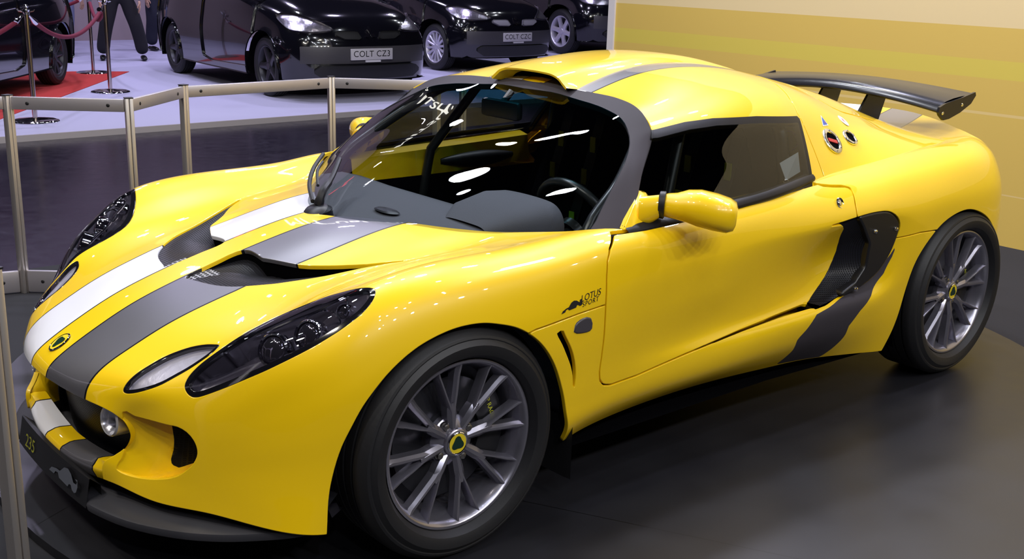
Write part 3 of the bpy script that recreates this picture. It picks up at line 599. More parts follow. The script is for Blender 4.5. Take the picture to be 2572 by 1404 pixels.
# tail panel under the deck lip
rows_t = []
HT = END.copy(); n8 = int(np.argmin(np.linalg.norm(HT - np.array(BODY[-1][7]), axis=1)))
top = [tuple(p) for p in HT[:n8 + 1]]; ts = [p[1] / top[-1][1] for p in top]
for j in range(n8, len(HT)):
    xe, he, ze = HT[j]; w = (j - n8) / (len(HT) - 1 - n8)
    xc = 3.015 - .05 * w; rows_t.append([(xe + (xc - xe) * ((1 - t ** 2.2) if j > n8 else 0) if j > n8 else top[k][0], sgn * (he * t if j > n8 else top[k][1]), (ze if j > n8 else top[k][2])) for sgn, ks in ((1, range(len(top) - 1, 0, -1)), (-1, range(len(top)))) for k in ks for t in [ts[k]]])
bm = bmesh.new(); gridmesh(bm, rows_t); bm_obj('tail_panel', bm, M['paint'], car)
for sg in (-1, 1):
    for yy in (.42, .56):
        bm = bmesh.new(); lathe(bm, [(.0005, .012), (.045, .008), (.05, 0), (.05, -.03)], 28, axis_M((2.975 - .35 * (yy - .3), sg * yy, .66), (0, 0, 1), (1, sg * .3, 0))); bm_obj('tail_lamp', bm, M['red'], car)
# ---- windscreen ----
ws = panel('windscreen', W, {'glass'}, M['screen_glass'], car, 'both', edge=False)
panel('windscreen_frame', W, {'frame'}, M['black'], ws, 'both', depth=.02, r=.003)
# wiper: spindle cap, arm, blade
bm = bmesh.new(); tube(bm, smooth_pts([(.115,.055,.735),(.135,.06,.775),(.20,.115,.80),(.28,.20,.838)], 5), [.015] * 3 + [.012] * 6 + [.008] * 7, 8); wip = bm_obj('wiper', bm, M['seal'], car)
bm = bmesh.new(); tube(bm, smooth_pts([(.105,.07,.745),(.17,.20,.765),(.27,.345,.785),(.40,.50,.800)], 6), .007, 6); tube(bm, smooth_pts([(.165,.14,.775),(.22,.235,.80),(.29,.32,.81)], 5), .005, 6); bm_obj('wiper_blade', bm, M['rubber'], wip)
bm = bmesh.new(); lathe(bm, [(.045, -.03), (.045, 0), (.03, .012), (.0005, .014)], 24, axis_M((.105,.045,.722), (1, 0, 0), (-.2, 0, 1))); bm_obj('wiper_spindle', bm, M['seal'], wip)
# scuttle tray under the screen
bm = bmesh.new(); gridmesh(bm, [[(.10 + .52 * (h / .72) ** 2 * 1.0 + dx, h, .716 + .03 * (h / .72) ** 2 + dz) for h in [k * .05 - .5 for k in range(21)]] for dx, dz in ((-.03, -.035), (.05, -.045), (.12, -.045))]); bm_obj('scuttle_tray', bm, M['void'], car)
# ---- roof scoop ----
SC = [(.882,1.113,.170,1.082),(.95,1.128,.182,1.082),(1.05,1.142,.186,1.098),(1.25,1.158,.180,1.122),(1.5,1.152,.165,1.122),(1.72,1.114,.150,1.090),(1.85,1.082,.140,1.066),(1.95,1.048,.130,1.045)]
def scoop_sec(x, zt, w, zb, inset=0):
    return [(x, s * w * f, zb + (zt - zb) * g) for s, f, g in [(-1,1.12,-.35),(-1,1.0,.10),(-1,.9,.50),(-1,.72,.82),(-1,.42,.96),(1,0,1),(1,.42,.96),(1,.72,.82),(1,.9,.50),(1,1.0,.10),(1,1.12,-.35)]]
net = np.array([scoop_sec(*s) for s in SC]); G = loft(net, .014, 1)
bm = bmesh.new(); R = gridmesh(bm, [[tuple(p) for p in r] for r in G]); bmesh.ops.reverse_faces(bm, faces=bm.faces[:])
sc = bm_obj('roof_scoop', bm, M['paint'], car, auto=None)
G0 = G[0]; c0 = G0.mean(0); rowsx = [[tuple(p) for p in G0], [tuple(np.array([p[0] + .002, p[1] * .965, p[2] - .006])) for p in G0], [tuple(np.array([p[0] + .05, p[1] * .80, min(p[2] - .012, 1.118)])) for p in G0], [tuple(np.array([p[0] + .13, p[1] * .6, min(p[2] - .03, 1.105)])) for p in G0]]
bm = bmesh.new(); gridmesh(bm, rowsx[:3]); bm_obj('scoop_lip', bm, M['paint'], sc)
bm = bmesh.new(); gridmesh(bm, [rowsx[2], [(p[0] + .06, p[1] * .9, 1.07) for p in rowsx[2]]]); gridmesh(bm, [[(.945, y, z) for z in (1.06, 1.115 - .03 * abs(y) / .13)] for y in (-.13, 0, .13)]); bm_obj('scoop_throat', bm, M['void'], sc)
# ---- wing ----
wing = thing('rear_wing', '', ''); wing.parent = car
for k in list(wing.keys()): del wing[k]
wing['label'] = 'black rear wing on two uprights'
def wing_sec(y):
    a = abs(y) / .5; zl = .972 - .047 * a ** 1.8; zt = 1.010 - .026 * a ** 1.8; xl, xt = 2.625, 2.886
    up = [(0, 0), (.02, .016), (.08, .026), (.2, .032), (.4, .030), (.65, .020), (.9, .006), (1, .002)]; dn = [(.9, -.010), (.65, -.010), (.4, -.012), (.2, -.012), (.08, -.010), (.02, -.006)]
    return [(xl + (xt - xl) * u, y, zl + (zt - zl) * u ** 1.25 + v) for u, v in up + dn]
bm = bmesh.new(); gridmesh(bm, [wing_sec(-.5 + k * .025) for k in range(41)], close=True); bmesh.ops.recalc_face_normals(bm, faces=bm.faces[:]); bm_obj('wing_blade', bm, M['wing'], wing, auto=50)
for sg in (-1, 1):
    sec = wing_sec(sg * .5); lo = [(2.622,.912),(2.612,.925),(2.618,.945),(2.66,.958),(2.78,.974),(2.885,.992),(2.892,.978),(2.86,.946),(2.78,.914),(2.70,.894),(2.655,.891)]
    bm = bmesh.new(); gridmesh(bm, [[(x, sg * .499, z) for x, z in lo], [(x, sg * .509, z) for x, z in lo]], close=True); bm.verts.ensure_lookup_table()
    nn = len(lo); bm.faces.new(bm.verts[:nn][::-1]); bm.faces.new(bm.verts[nn:]); bmesh.ops.recalc_face_normals(bm, faces=bm.faces[:])
    ep = bm_obj('end_plate', bm, M['wing'], wing, auto=30)
    for x, z in ((2.645,.920),(2.79,.945)):
        bm = bmesh.new(); lathe(bm, [(.0005,.002),(.006,.0015),(.007,0)], 12, axis_M((x, sg * .509, z), (1, 0, 0), (0, sg, 0))); bm_obj('end_plate_screw', bm, M['chrome'], ep)
    q = [(2.60,.80),(2.80,.80),(2.86,.945),(2.83,.985),(2.735,.975),(2.70,.93)]; bm = bmesh.new(); gridmesh(bm, [[(x, sg * .110, z) for x, z in q], [(x, sg * .121, z) for x, z in q]], close=True); bm.verts.ensure_lookup_table()
    bm.faces.new(bm.verts[:6][::-1]); bm.faces.new(bm.verts[6:]); bmesh.ops.recalc_face_normals(bm, faces=bm.faces[:]); bm_obj('upright', bm, M['dark'], wing, auto=30)
# ---- nose: mouth mesh, chin, fog lamps, splitter, plate ----
bm = bmesh.new(); gridmesh(bm, [[(-.655 + .30 * (y / .36) ** 2 * .25 + (.385 - z) * .12, y, z) for z in (.17,.23,.29,.35,.42)] for y in [k * .06 - .36 for k in range(13)]]); bm_obj('grille', bm, M['mesh_front'], car)
k0 = [Vector(p) for p in BODY[0]]
for sg in (-1, 1):
    bm = bmesh.new(); gridmesh(bm, [[(p.x + dx, sg * (p.y + dy), p.z) for p in smooth_pts(k0[5:15], 3)] for dx, dy in ((.002, 0), (.02, -.004), (.06, -.004), (.09, .004))]); bm_obj('mouth_return', bm, M['paint'], car)
def chin(y):
    a = min(1, abs(y) / .27); xt = -.690 + .012 * a; zt = .222 + .024 * a * a; xf = -.727 + .030 * a ** 2.2; zf = .212 + .018 * a * a
    return [(xt + .03, y, zt - .004), (xt, y, zt), (xt - .012, y, zt - .0005), (xf + .006, y, zf + .003), (xf, y, zf - .004), (xf - .001, y, zf - .014), (xf + .008, y, zf - .035)]
bm = bmesh.new(); gridmesh(bm, [chin(-.29 + k * .02) for k in range(30)]); bm_obj('chin_bar', bm, M['stripe'], car)
for sg in (-1, 1):
    Mx = axis_M((-.672, sg * .275, .350), (0, 0, 1), (-.92, sg * .15, .1))
    bm = bmesh.new(); lathe(bm, [(.040, -.04), (.040, 0), (.036, .004), (.034, -.002), (.018, -.022), (.0005, -.026)], 32, Mx); fl = bm_obj('fog_lamp', bm, M['reflector'], car)
    bm = bmesh.new(); lathe(bm, [(.035, 0), (.028, .006), (.016, .010), (.0005, .012)], 32, Mx); bm_obj('fog_lens', bm, M['lens'], fl)
spl = [(-.40,.775,.185),(-.43,.735,.165),(-.478,.685,.152),(-.556,.612,.142),(-.632,.523,.138),(-.70,.408,.138),(-.738,.285,.138),(-.735,.25,.138)]
sp2 = [Vector(p) for p in smooth_pts([Vector((x, -y, z)) for x, y, z in spl], 4)]; rowsS = []
for p in sp2:
    o = Vector((-.08, 0, 0)); inn = Vector((p.x + .16, p.y * .86, p.z + .035)); rowsS.append([tuple(inn), (p.x + .012, p.y * .99, p.z + .010), (p.x + .003, p.y, p.z + .006), tuple(p), (p.x + .002, p.y, p.z - .012), (p.x + .012, p.y * .985, p.z - .018), (p.x + .18, p.y * .86, p.z - .018)])
full = rowsS + [[(x, -y, z) for x, y, z in r] for r in rowsS[::-1]]
bm = bmesh.new(); gridmesh(bm, full); bmesh.ops.recalc_face_normals(bm, faces=bm.faces[:]); bm_obj('splitter', bm, mat('splitter_black', (.035, .035, .042), .38), car)
def plate_pt(y, t): return (-.752 + .035 * (y / .25) ** 2 * .3 + .014 * t, y, .128 + .075 * t)
bm = bmesh.new(); gridmesh(bm, [[plate_pt(y, 0), plate_pt(y, 1), (-.725, y, .204), (-.70, y, .18), (-.70, y, .12)] for y in [k * .05 - .26 for k in range(11)]] ); bmesh.ops.recalc_face_normals(bm, faces=bm.faces[:]); np_ = bm_obj('front_plate', bm, M['dark'], car)
Mp = axis_M((-.7475,.125,.163), (0,-1,0), (-1,0,.19))
text('plate_lettering', '235', Mp, mat('plate_yellow', (.30, .30, .02), .6), np_, .05)
def silhouette(name, pts, holes, Mx, m, parent, warp=None):
    bm = bmesh.new(); vs = [bm.verts.new((x, y, 0)) for x, y in pts]; f = bm.faces.new(vs)
    for v in bm.verts: v.co = Mx @ v.co
    if warp:
        bmesh.ops.triangulate(bm, faces=bm.faces[:])
        for v in bm.verts: v.co = Vector(warp(v.co))
    return bm_obj(name, bm, m, parent, smooth=False)
CARL = [(-.5,-.05),(-.42,.02),(-.25,.06),(-.12,.07),(.02,.17),(.15,.20),(.27,.17),(.38,.09),(.48,.10),(.5,.14),(.42,.155),(.5,.17),(.53,.08),(.5,0),(.44,-.03),(.36,-.02),(.30,.03),(.24,.02),(.2,-.03),(-.12,-.03),(-.18,.025),(-.27,.01),(-.32,-.04)]
CARL = [(x, y) for x, y in CARL]
silhouette('plate_emblem', [(x * .19, y * .19) for x, y in CARL], None, axis_M((-.7485,-.125,.158), (0,-1,0), (-1,0,.19)), mat('plate_grey', (.09, .10, .13), .6), np_)
# ---- badges ----
bvh_clam = BVHTree.FromPolygons([tuple(v.co) for v in clam.data.vertices], [tuple(p.vertices) for p in clam.data.polygons])
def badge(name, c, xdir, zdir, r, parent, ry=None):
    Mx = axis_M(c, xdir, zdir); ry = ry or r
    bm = bmesh.new(); prof = [(.0004, .0025), (.86, .0025), (.93, .0035), (1, .002), (1.02, 0)]
    for i, (q, h) in enumerate(prof[:-1]):
        q2, h2 = prof[i + 1]
        if i == 0: q = .0004
        ring = [[bm.verts.new(Mx @ Vector((r * k * math.cos(a), ry * k * math.sin(a), hh))) for a in [2 * PI * j / 36 for j in range(36)]] for k, hh in ((q, h), (q2, h2))]
        for j in range(36): bm.faces.new((ring[0][j], ring[0][(j + 1) % 36], ring[1][(j + 1) % 36], ring[1][j])).material_index = 0 if i < 1 else 1
    o = bm_obj(name, bm, [M['badge_yellow'], M['chrome']], parent)
    tri = [(math.sin(a) * r * (.56 + .10 * math.cos(3 * a)), math.cos(a) * ry * (.56 + .10 * math.cos(3 * a))) for a in [2 * PI * j / 36 for j in range(36)]]
    bm = bmesh.new(); vs = [bm.verts.new(Mx @ Vector((x, y, .0035))) for x, y in tri]; bm.faces.new(vs[::-1]); bmesh.ops.recalc_face_normals(bm, faces=bm.faces[:]); bm_obj('badge_emblem', bm, M['green'], o, smooth=False)
    return o
h = bvh_clam.ray_cast(Vector((-.686, 0, 1)), Vector((0, 0, -1))); badge('nose_badge', h[0] + h[1] * .001, (0, 1, 0), h[1], .025, car, .032)
def on_side(v):
    q = bvh_side.ray_cast(Vector((v[0], -2, v[2])), Vector((0, 1, 0))); return (v[0], (q[0].y if q[0] else v[1]) - .0012, v[2])
bvh_side = bvh_clam
b0, b1 = fe('badgefender')[0], fe('badgefender')[1]; ang = math.atan2(b1[2] - b0[2], b1[0] - b0[0]); cx = Vector((math.cos(ang), 0, math.sin(ang)))
bc = Vector(((b0[0] + b1[0]) / 2, -.83, (b0[2] + b1[2]) / 2)); L = b1[0] - b0[0]
text('wing_lettering', 'LOTUS', axis_M(bc + cx * L * .27 + Vector((0, 0, .012)), cx, (0, -1, 0)), M['dark'], clam, .024, shear=.35, warp=on_side)
text('wing_lettering', 'SPORT', axis_M(bc + cx * L * .25 + Vector((0, 0, -.004)), cx, (0, -1, 0)), M['dark'], clam, .018, shear=.35, spacing=1.2, warp=on_side)
silhouette('wing_emblem', [(x * .078, y * .085) for x, y in CARL], None, axis_M(bc - cx * L * .25 + Vector((0, 0, -.001)), cx, (0, -1, 0)), M['dark'], clam, warp=on_side)
# ---- fuel fillers and stickers on the near buttress ----
vK, fK, tK, nK = K.pick({'cab'}, 'near'); bvhK = BVHTree.FromPolygons(vK, fK)
def filler(name, c, r, inner, label):
    q, n, _, _ = bvhK.find_nearest(Vector(c)); n = n if n.y < 0 else -n
    Mx = axis_M(q + n * .0005, (1, 0, -.1), n)
    bm = bmesh.new(); lathe(bm, [(r, 0), (r * .99, .004), (r * .94, .006), (r * .70, .007), (r * .66, .005), (r * .60, -.012), (r * .57, -.02)], 40, Mx); o = bm_obj(name, bm, M['alu'], car); o['label'] = label
    bm = bmesh.new(); lathe(bm, [(r * .665, .0045), (r * .60, .0028), (r * .3, .0024), (.0005, .0024)], 32, Mx); bm_obj('filler_recess_shade', bm, M['void'], o)  # flush black disc stands in for the dark recess, no hole is cut
    for k in range(6):
        bm = bmesh.new(); a = k * PI / 3 + .4; lathe(bm, [(.0004, .008), (.0034, .008), (.0042, .006)], 10, Mx @ Matrix.Translation((r * .82 * math.cos(a), r * .82 * math.sin(a), 0)))
        bm_obj('filler_screw', bm, M['steel'], o)
    if inner:
        bm = bmesh.new(); box(bm, (-r * .5, -r * .13, .0026), (r * .5, r * .13, .0062), Mx @ Matrix.Rotation(-.15, 4, 'Z')); bm_obj('filler_handle', bm, M['red'], o)
def warpK(v):
    q, n, _, _ = bvhK.find_nearest(Vector(v)); n = n if n.y < 0 else -n; return q + n * .0015
filler('fuel_filler', fe('filler1')[0], .050, True, 'large bare aluminium filler ring with red handle')
filler('fuel_filler', fe('filler2')[0], .034, False, 'small bare aluminium filler ring')
tr = [Vector(p) for p in fe('sticktri')]; cen = sum(tr, Vector()) / 3
def tri_sheet(name, k, m, parent, lift=0):
    bm = bmesh.new(); vs = [bm.verts.new(warpK(cen + (p - cen) * k)) for p in tr]
    q, n, _, _ = bvhK.find_nearest(cen); n = n if n.y < 0 else -n
    for v in bm.verts: v.co += n * lift
    bm.faces.new(vs); bmesh.ops.recalc_face_normals(bm, faces=bm.faces[:]); return bm_obj(name, bm, m, parent, smooth=False)
ts_ = tri_sheet('tow_sticker', 1.0, M['sticker'], car); tri_sheet('sticker_print', .74, M['blue'], ts_, .0008)
q, n, _, _ = bvhK.find_nearest(cen); n = n if n.y < 0 else -n
text('sticker_bolt', '4', axis_M(cen + n * .0035 + Vector((0, 0, -.005)), (1, 0, 0), n), M['red'], ts_, .016, warp=lambda v: warpK(v) + n * .0012)
e0, e1 = Vector(fe('sticke')[0]), Vector(fe('sticke')[1]); ec = (e0 + e1) / 2; q, n, _, _ = bvhK.find_nearest(ec); n = n if n.y < 0 else -n
ax = (e0 - e1).normalized(); Me = axis_M(q + n * .0008, ax.cross(n), n)
bm = bmesh.new(); lathe(bm, [(.0004, .0006), (.026, .0006), (.027, 0)], 28, Me @ Matrix.Diagonal((.82, 1.25, 1, 1))); es = bm_obj('cutoff_sticker', bm, M['sticker'], car)
text('sticker_print', 'E', Me @ Matrix.Translation((0, 0, .0014)), M['red'], es, .034)
# ---- door mirrors ----
for sg in (-1, 1):
    def P3(x, y, z): return (x, sg * y, z)
    wm = bpy.data.objects.new('door_mirror', None); COL.objects.link(wm); wm.parent = car
    ring = [Vector(P3(.735, .763, .81)), Vector(P3(.75, .775, .808))]; d = Vector(P3(.62, .70, -.10)).normalized()
    def ell(c, rh, rv, ax, up=(0, 0, 1), sq=2.0, n=24):
        Mx = axis_M(c, up, ax); out = []
        for k in range(n):
            a = 2 * PI * k / n; ca, sa = math.cos(a), math.sin(a)
            out.append(tuple(Mx @ Vector((rv * math.copysign(abs(ca) ** (2 / sq), ca), rh * math.copysign(abs(sa) ** (2 / sq), sa), 0))))
        return out
    c0 = Vector(P3(.735, .763, .812)); ax = Vector(P3(.60, .78, -.05))
    hs = [(0,.028,.031,0,0),(.012,.032,.034,.001,0),(.035,.042,.037,.002,0),(.065,.054,.045,.006,2),(.10,.064,.050,.004,2.4),(.145,.067,.050,-.002,2.6),(.180,.064,.046,-.007,2.9),(.198,.054,.038,-.008,2.8),(.204,.034,.024,-.008,2.6)]
    base = c0; bm = bmesh.new()
    axn = ax.normalized(); gridm = [ell(base + axn * s + Vector((0, 0, dz)), rh, rv, axn, (0, 0, 1), max(2, sq)) for s, rh, rv, dz, sq in hs]
    gridmesh(bm, gridm, close=True); bm.verts.ensure_lookup_table(); bm.faces.new(bm.verts[-24:]); bmesh.ops.recalc_face_normals(bm, faces=bm.faces[:]); bm_obj('mirror_housing', bm, M['paint'], wm, auto=60)
    bm = bmesh.new(); gridmesh(bm, [ell(c0 + axn * s, r, r * 1.12, axn) for s, r in ((-.014,.030),(-.012,.034),(.003,.035),(.005,.032))], close=True); bmesh.ops.recalc_face_normals(bm, faces=bm.faces[:]); bm_obj('mirror_band', bm, M['dark'], wm)
    bm = bmesh.new()
    arm = [ell(Vector(P3(*c)), rh, rv, Vector(P3(*a)), (0, 0, 1), 2.2) for c, rh, rv, a in (((.690,.724,.790),.032,.045,(.45,.85,.1)),((.703,.742,.798),.029,.040,(.5,.85,.1)),((.722,.756,.807),.028,.034,(.58,.8,.03)),((.733,.763,.812),.028,.031,(.6,.78,-.05)))]
    gridmesh(bm, arm, close=True); bm.verts.ensure_lookup_table(); bm.faces.new(bm.verts[:24]); bmesh.ops.recalc_face_normals(bm, faces=bm.faces[:]); bm_obj('mirror_arm', bm, M['paint'], wm)
    q = [(.588,.754,.757),(.65,.724,.805),(.707,.693,.843),(.735,.693,.838),(.75,.708,.815),(.755,.722,.79),(.73,.747,.765),(.69,.760,.752),(.62,.760,.753)]
    bm = bmesh.new(); gridmesh(bm, [[P3(*p) for p in q], [P3(p[0] + .004, p[1] - .018, p[2]) for p in q]], close=True); bm.verts.ensure_lookup_table(); bm.faces.new(bm.verts[:9]); bmesh.ops.recalc_face_normals(bm, faces=bm.faces[:]); bmesh.ops.bevel(bm, geom=bm.edges[:], offset=.003, segments=2, affect='EDGES'); bm_obj('mirror_sail', bm, M['paint'], wm, auto=60)
    mc = base + axn * .10 + Vector(P3(.045, -.03, -.002)); bm = bmesh.new(); lathe(bm, [(.0005, .001), (.043, .001), (.045, 0)], 24, axis_M(mc, (0, 0, 1), P3(.80, -.6, 0)) @ Matrix.Diagonal((1, .9, 1, 1))); bm_obj('mirror_glass', bm, M['mirror'], wm)
# ---- wheels ----
def make_wheel(parent, cx, sg, cz, R, rr, yt, yw, yrim, style=None, m_alloy=None, name='wheel', ang=9, badge_ok=True, detail=True, cap_r=.030):
    """cx,cz axle; tyre from yw (inner) to yt (outer), rim radius rr with its lip at yrim"""
    m_alloy = m_alloy or M['alloy']; w = bpy.data.objects.new(name, None); COL.objects.link(w); w.parent = parent
    Mx = Matrix(((1, 0, 0, cx), (0, 0, sg, 0), (0, 1, 0, cz), (0, 0, 0, 1)))  # local (a,b,h): h outward
    if sg < 0: Mx = Matrix(((-1, 0, 0, cx), (0, 0, -1, 0), (0, 1, 0, cz), (0, 0, 0, 1)))
    bm = bmesh.new(); mid = (yt + yw) / 2; t = yt - yw
    prof = [(rr * .96, yw + .01), (rr + .012, yw + .004), (rr + (R - rr) * .45, yw - .004), (R - .022, yw + .006), (R - .006, yw + .022)]
    for k in range(4):
        g = yw + t * (.24 + .173 * k); prof += [(R, g - .018), (R, g - .005), (R - .007, g - .004), (R - .007, g + .004), (R, g + .005)]
    prof += [(R - .001, yt - .032), (R - .006, yt - .022), (R - .018, yt - .008), (R - .024, yt - .0055), (R - .027, yt - .0065), (rr + (R - rr) * .52, yt + .003), (rr + (R - rr) * .36, yt + .0025), (rr + .016, yt - .003), (rr + .004, yrim + .001), (rr - .003, yrim - .012)]
    lathe(bm, prof, 72, Mx); bmesh.ops.recalc_face_normals(bm, faces=bm.faces[:]); bm_obj('tyre', bm, M['rubber'], w, auto=25)
    bm = bmesh.new(); rp = [(rr - .004, yrim - .010), (rr + .001, yrim - .001), (rr + .0015, yrim + .0015), (rr - .003, yrim + .003), (rr - .007, yrim + .001), (rr - .013, yrim - .006), (rr - .018, yrim - .016), (rr - .024, yrim - .034), (rr - .030, yrim - .050), (rr - .033, yw + .02), (rr - .01, yw + .006)]
    lathe(bm, rp, 72, Mx); bmesh.ops.recalc_face_normals(bm, faces=bm.faces[:]); rim_ = bm_obj('rim', bm, m_alloy, w, auto=50)
    # Y spokes: each a wide arm that forks before the rim
    face = yrim - .012; bm = bmesh.new()
    def arm(pts):
        """pts: (radius, angle, half width, height of the crest)"""
        rows = []
        for r, a, hw, h in pts:
            c = Vector((r * math.sin(a), r * math.cos(a), 0)); tdir = Vector((math.cos(a), -math.sin(a), 0))
            rows.append([tuple(Mx @ (c + tdir * x + Vector((0, 0, z)))) for x, z in ((-hw, h - .030), (-hw * .92, h - .008), (-hw * .30, h), (hw * .30, h), (hw * .92, h - .008), (hw, h - .030))])
        gridmesh(bm, rows)
    nsp = 8 if style is None else style; st = 2 * PI / nsp
    for k in range(nsp):
        a0 = math.radians(ang) + k * st; fk = st * .205
        if style is None:
            arm([(.022, a0, .011, face - .010), (.048, a0, .0135, face - .006), (.075, a0, .016, face - .002), (.098, a0, .015, face), (.112, a0, .010, face - .001)])
            for s, wd in ((-1, 1.25), (1, .78)):
                arm([(.078, a0 + s * .03, .008 * wd, face - .003), (.105, a0 + s * fk * .40, .0082 * wd, face), (.135, a0 + s * fk * .68, .0080 * wd, face + .002), (rr - .040, a0 + s * fk * .88, .0085 * wd, face + .004), (rr - .022, a0 + s * fk * .97, .0095 * wd, face + .006), (rr - .007, a0 + s * fk, .0045 * wd, face + .0105)])
        else:
            arm([(.03, a0, .35 * st * .10 + .008, face - .012), (rr * .55, a0, min(.03, st * rr * .18), face), (rr - .012, a0, min(.035, st * rr * .2), face + .004)])
    lathe(bm, [(.066, face - .045), (.066, face - .028), (.052, face - .016), (.038, face - .010), (.036, face - .004), (.033, face - .002), (.0005, face - .002)], 40, Mx)
    bmesh.ops.recalc_face_normals(bm, faces=bm.faces[:]); bm_obj('spokes', bm, m_alloy, w, auto=28)
    bm = bmesh.new(); rd = rr * .72; lathe(bm, [(rd, face - .070), (rd, face - .055), (rd * .45, face - .055), (rd * .42, face - .045), (.03, face - .045)], 48, Mx); lathe(bm, [(rr - .03, yw + .06), (.02, yw + .055)], 32, Mx)
    bmesh.ops.recalc_face_normals(bm, faces=bm.faces[:]); bm_obj('brake_disc', bm, M['alloy_dark'] if detail else M['dark'], w)
    if not detail: return w
    for k in range(4):
        bm = bmesh.new(); a = math.radians(22 + ang) + k * PI / 2; Mn = Mx @ Matrix.Translation((.052 * math.sin(a), .052 * math.cos(a), 0))
        lathe(bm, [(.0125, face - .024), (.0115, face - .018), (.009, face - .017), (.0085, face - .010), (.005, face - .008), (.0005, face - .008)], 12, Mn)
        bm_obj('wheel_nut', bm, M['steel'], w)
    if badge_ok:
        zc = Mx @ Vector((0, 0, face - .0015)); badge('centre_cap', zc, (1, 0, 0), (0, sg, 0), cap_r, w)
    # caliper
    bm = bmesh.new(); a0, a1 = math.radians(50), math.radians(118); rows = []
    for k in range(9):
        a = a0 + (a1 - a0) * k / 8; s = sg
        pts = [(rr * .45, face - .075), (rr * .45, face - .040), (rr * .52, face - .034), (rr * .74, face - .034), (rr * .80, face - .040), (rr * .80, face - .075)]
        rows.append([tuple(Mx @ Vector((r * math.sin(a) * (-1 if sg < 0 else 1), r * math.cos(a), h))) for r, h in pts])
    gridmesh(bm, rows); bm.verts.ensure_lookup_table(); bm.faces.new(bm.verts[:6]); bm.faces.new(bm.verts[-6:]); bmesh.ops.recalc_face_normals(bm, faces=bm.faces[:]); bm_obj('brake_caliper', bm, M['dark'], w)
    a = math.radians(70); c = Mx @ Vector((rr * .63 * math.sin(a) * (-1 if sg < 0 else 1), rr * .63 * math.cos(a), face - .0325))
    td = Vector((math.cos(a), 0, -math.sin(a)))
    if sg < 0: text('caliper_lettering', 'AP RACING', axis_M(c, td, (0, sg, 0)), M['tag_yellow'], w, .019)
    return w
for sg in (-1, 1):
    make_wheel(car, 0, sg, .297, .303, .2207, .828, .635, .804)
    make_wheel(car, 2.3, sg, .314, .316, .2334, .866, .645, .844, cap_r=.030)
# ---- wheel wells, floor pan, mud flap ----
for sg in (-1, 1):
    for x, z, R, y0, y1 in ((-.02, .30, .325, .50, .755), (2.27, .315, .345, .48, .825)):
        bm = bmesh.new(); gridmesh(bm, [[(x + R * 1.06 * math.cos(a), sg * y, z + R * math.sin(a)) for a in [-.45 + k * (PI + .9) / 24 for k in range(25)]] for y in (y1, y0)])
        gridmesh(bm, [[(x + R * 1.06 * f * math.cos(a), sg * y0, z + R * f * math.sin(a)) for a in [-.45 + k * (PI + .9) / 24 for k in range(25)]] for f in (1, .02)]); bm_obj('wheel_well', bm, M['void'], car)
    bm = bmesh.new(); gridmesh(bm, [[(.352, sg * .66, .28), (.362, sg * .80, .28), (.366, sg * .822, .27)], [(.365, sg * .66, .10), (.368, sg * .79, .10), (.372, sg * .815, .10)]]); bm_obj('mud_flap', bm, M['rubber'], car)
bm = bmesh.new(); gridmesh(bm, [[(-.60,-.42,.15),(-.60,.42,.15)],[(-.40,-.58,.15),(-.40,.58,.15)],[(-.36,-.5,.15),(-.36,.5,.15)],[(.36,-.5,.15),(.36,.5,.15)],[(.40,-.76,.165),(.40,.76,.165)],[(1.3,-.755,.16),(1.3,.755,.16)],[(1.84,-.78,.155),(1.84,.78,.155)],[(1.9,-.5,.16),(1.9,.5,.16)],[(2.65,-.5,.2),(2.65,.5,.2)],[(2.95,-.66,.30),(2.95,.66,.30)]]); bm_obj('floor_pan', bm, M['void'], car)
bm = bmesh.new(); gridmesh(bm, [[(x, s_ * w, z) for s_ in (-1, 0, 1)] for x, z, w in ((-.58,.36,.36),(-.35,.46,.50),(-.1,.52,.50),(.10,.58,.60))]); gridmesh(bm, [[(.10, y, z) for y in (-.62, 0, .62)] for z in (.15, .62)]); gridmesh(bm, [[(-.58, y, z) for y in (-.38, 0, .38)] for z in (.15, .37)]); bm_obj('front_bulkhead', bm, M['void'], car)
# ---- cockpit ----
bm = bmesh.new()
dsh = [(.12,.690),(.24,.716),(.40,.728),(.52,.722),(.60,.700),(.64,.655),(.63,.55)]
gridmesh(bm, [[(x - .035 * (1 - (y / .62) ** 2) * (1 if x > .3 else 0) + .12 * max(0, (abs(y) - .35)) * (1 if x < .35 else .6), y, z - .012 * (abs(y) / .6) ** 2) for y in [(k * .1 - 1) * min(.60, .30 + .75 * max(0, x - .05)) for k in range(21)]] for x, z in dsh]); bm_obj('dashboard', bm, M['dash'], car)
bm = bmesh.new(); gridmesh(bm, [[(x, -.34 + s * w, zb + (zt - zb) * f) for s, f in [(q.x, q.y) for q in smooth_pts([(-1,0,0),(-1,.55,0),(-.8,.9,0),(-.4,1,0),(.4,1,0),(.8,.9,0),(1,.55,0),(1,0,0)], 4)]] for x, w, zt, zb in ((.36,.10,.730,.70),(.43,.15,.765,.70),(.54,.17,.785,.69),(.60,.165,.782,.67),(.605,.15,.765,.66))]); bm_obj('instrument_cowl', bm, M['dash'], car, auto=70)
for vx, vy, vz in ((.27,-.08,.722), (.33,-.47,.706)):
    bm = bmesh.new(); lathe(bm, [(.045,.002),(.038,.006),(.0005,.006)], 24, Matrix.Translation((vx, vy, vz)) @ Matrix.Diagonal((.55,1.3,1,1))); bm_obj('dash_vent', bm, M['dark'], car)
bm = bmesh.new(); Ms = axis_M((.80,-.36,.66), (0, 1, 0), (.90, 0, .42)); 
tube(bm, [Ms @ Vector((.165 * math.cos(a), .165 * math.sin(a), 0)) for a in [2 * PI * k / 32 for k in range(33)]], .015, 10, cap=False)
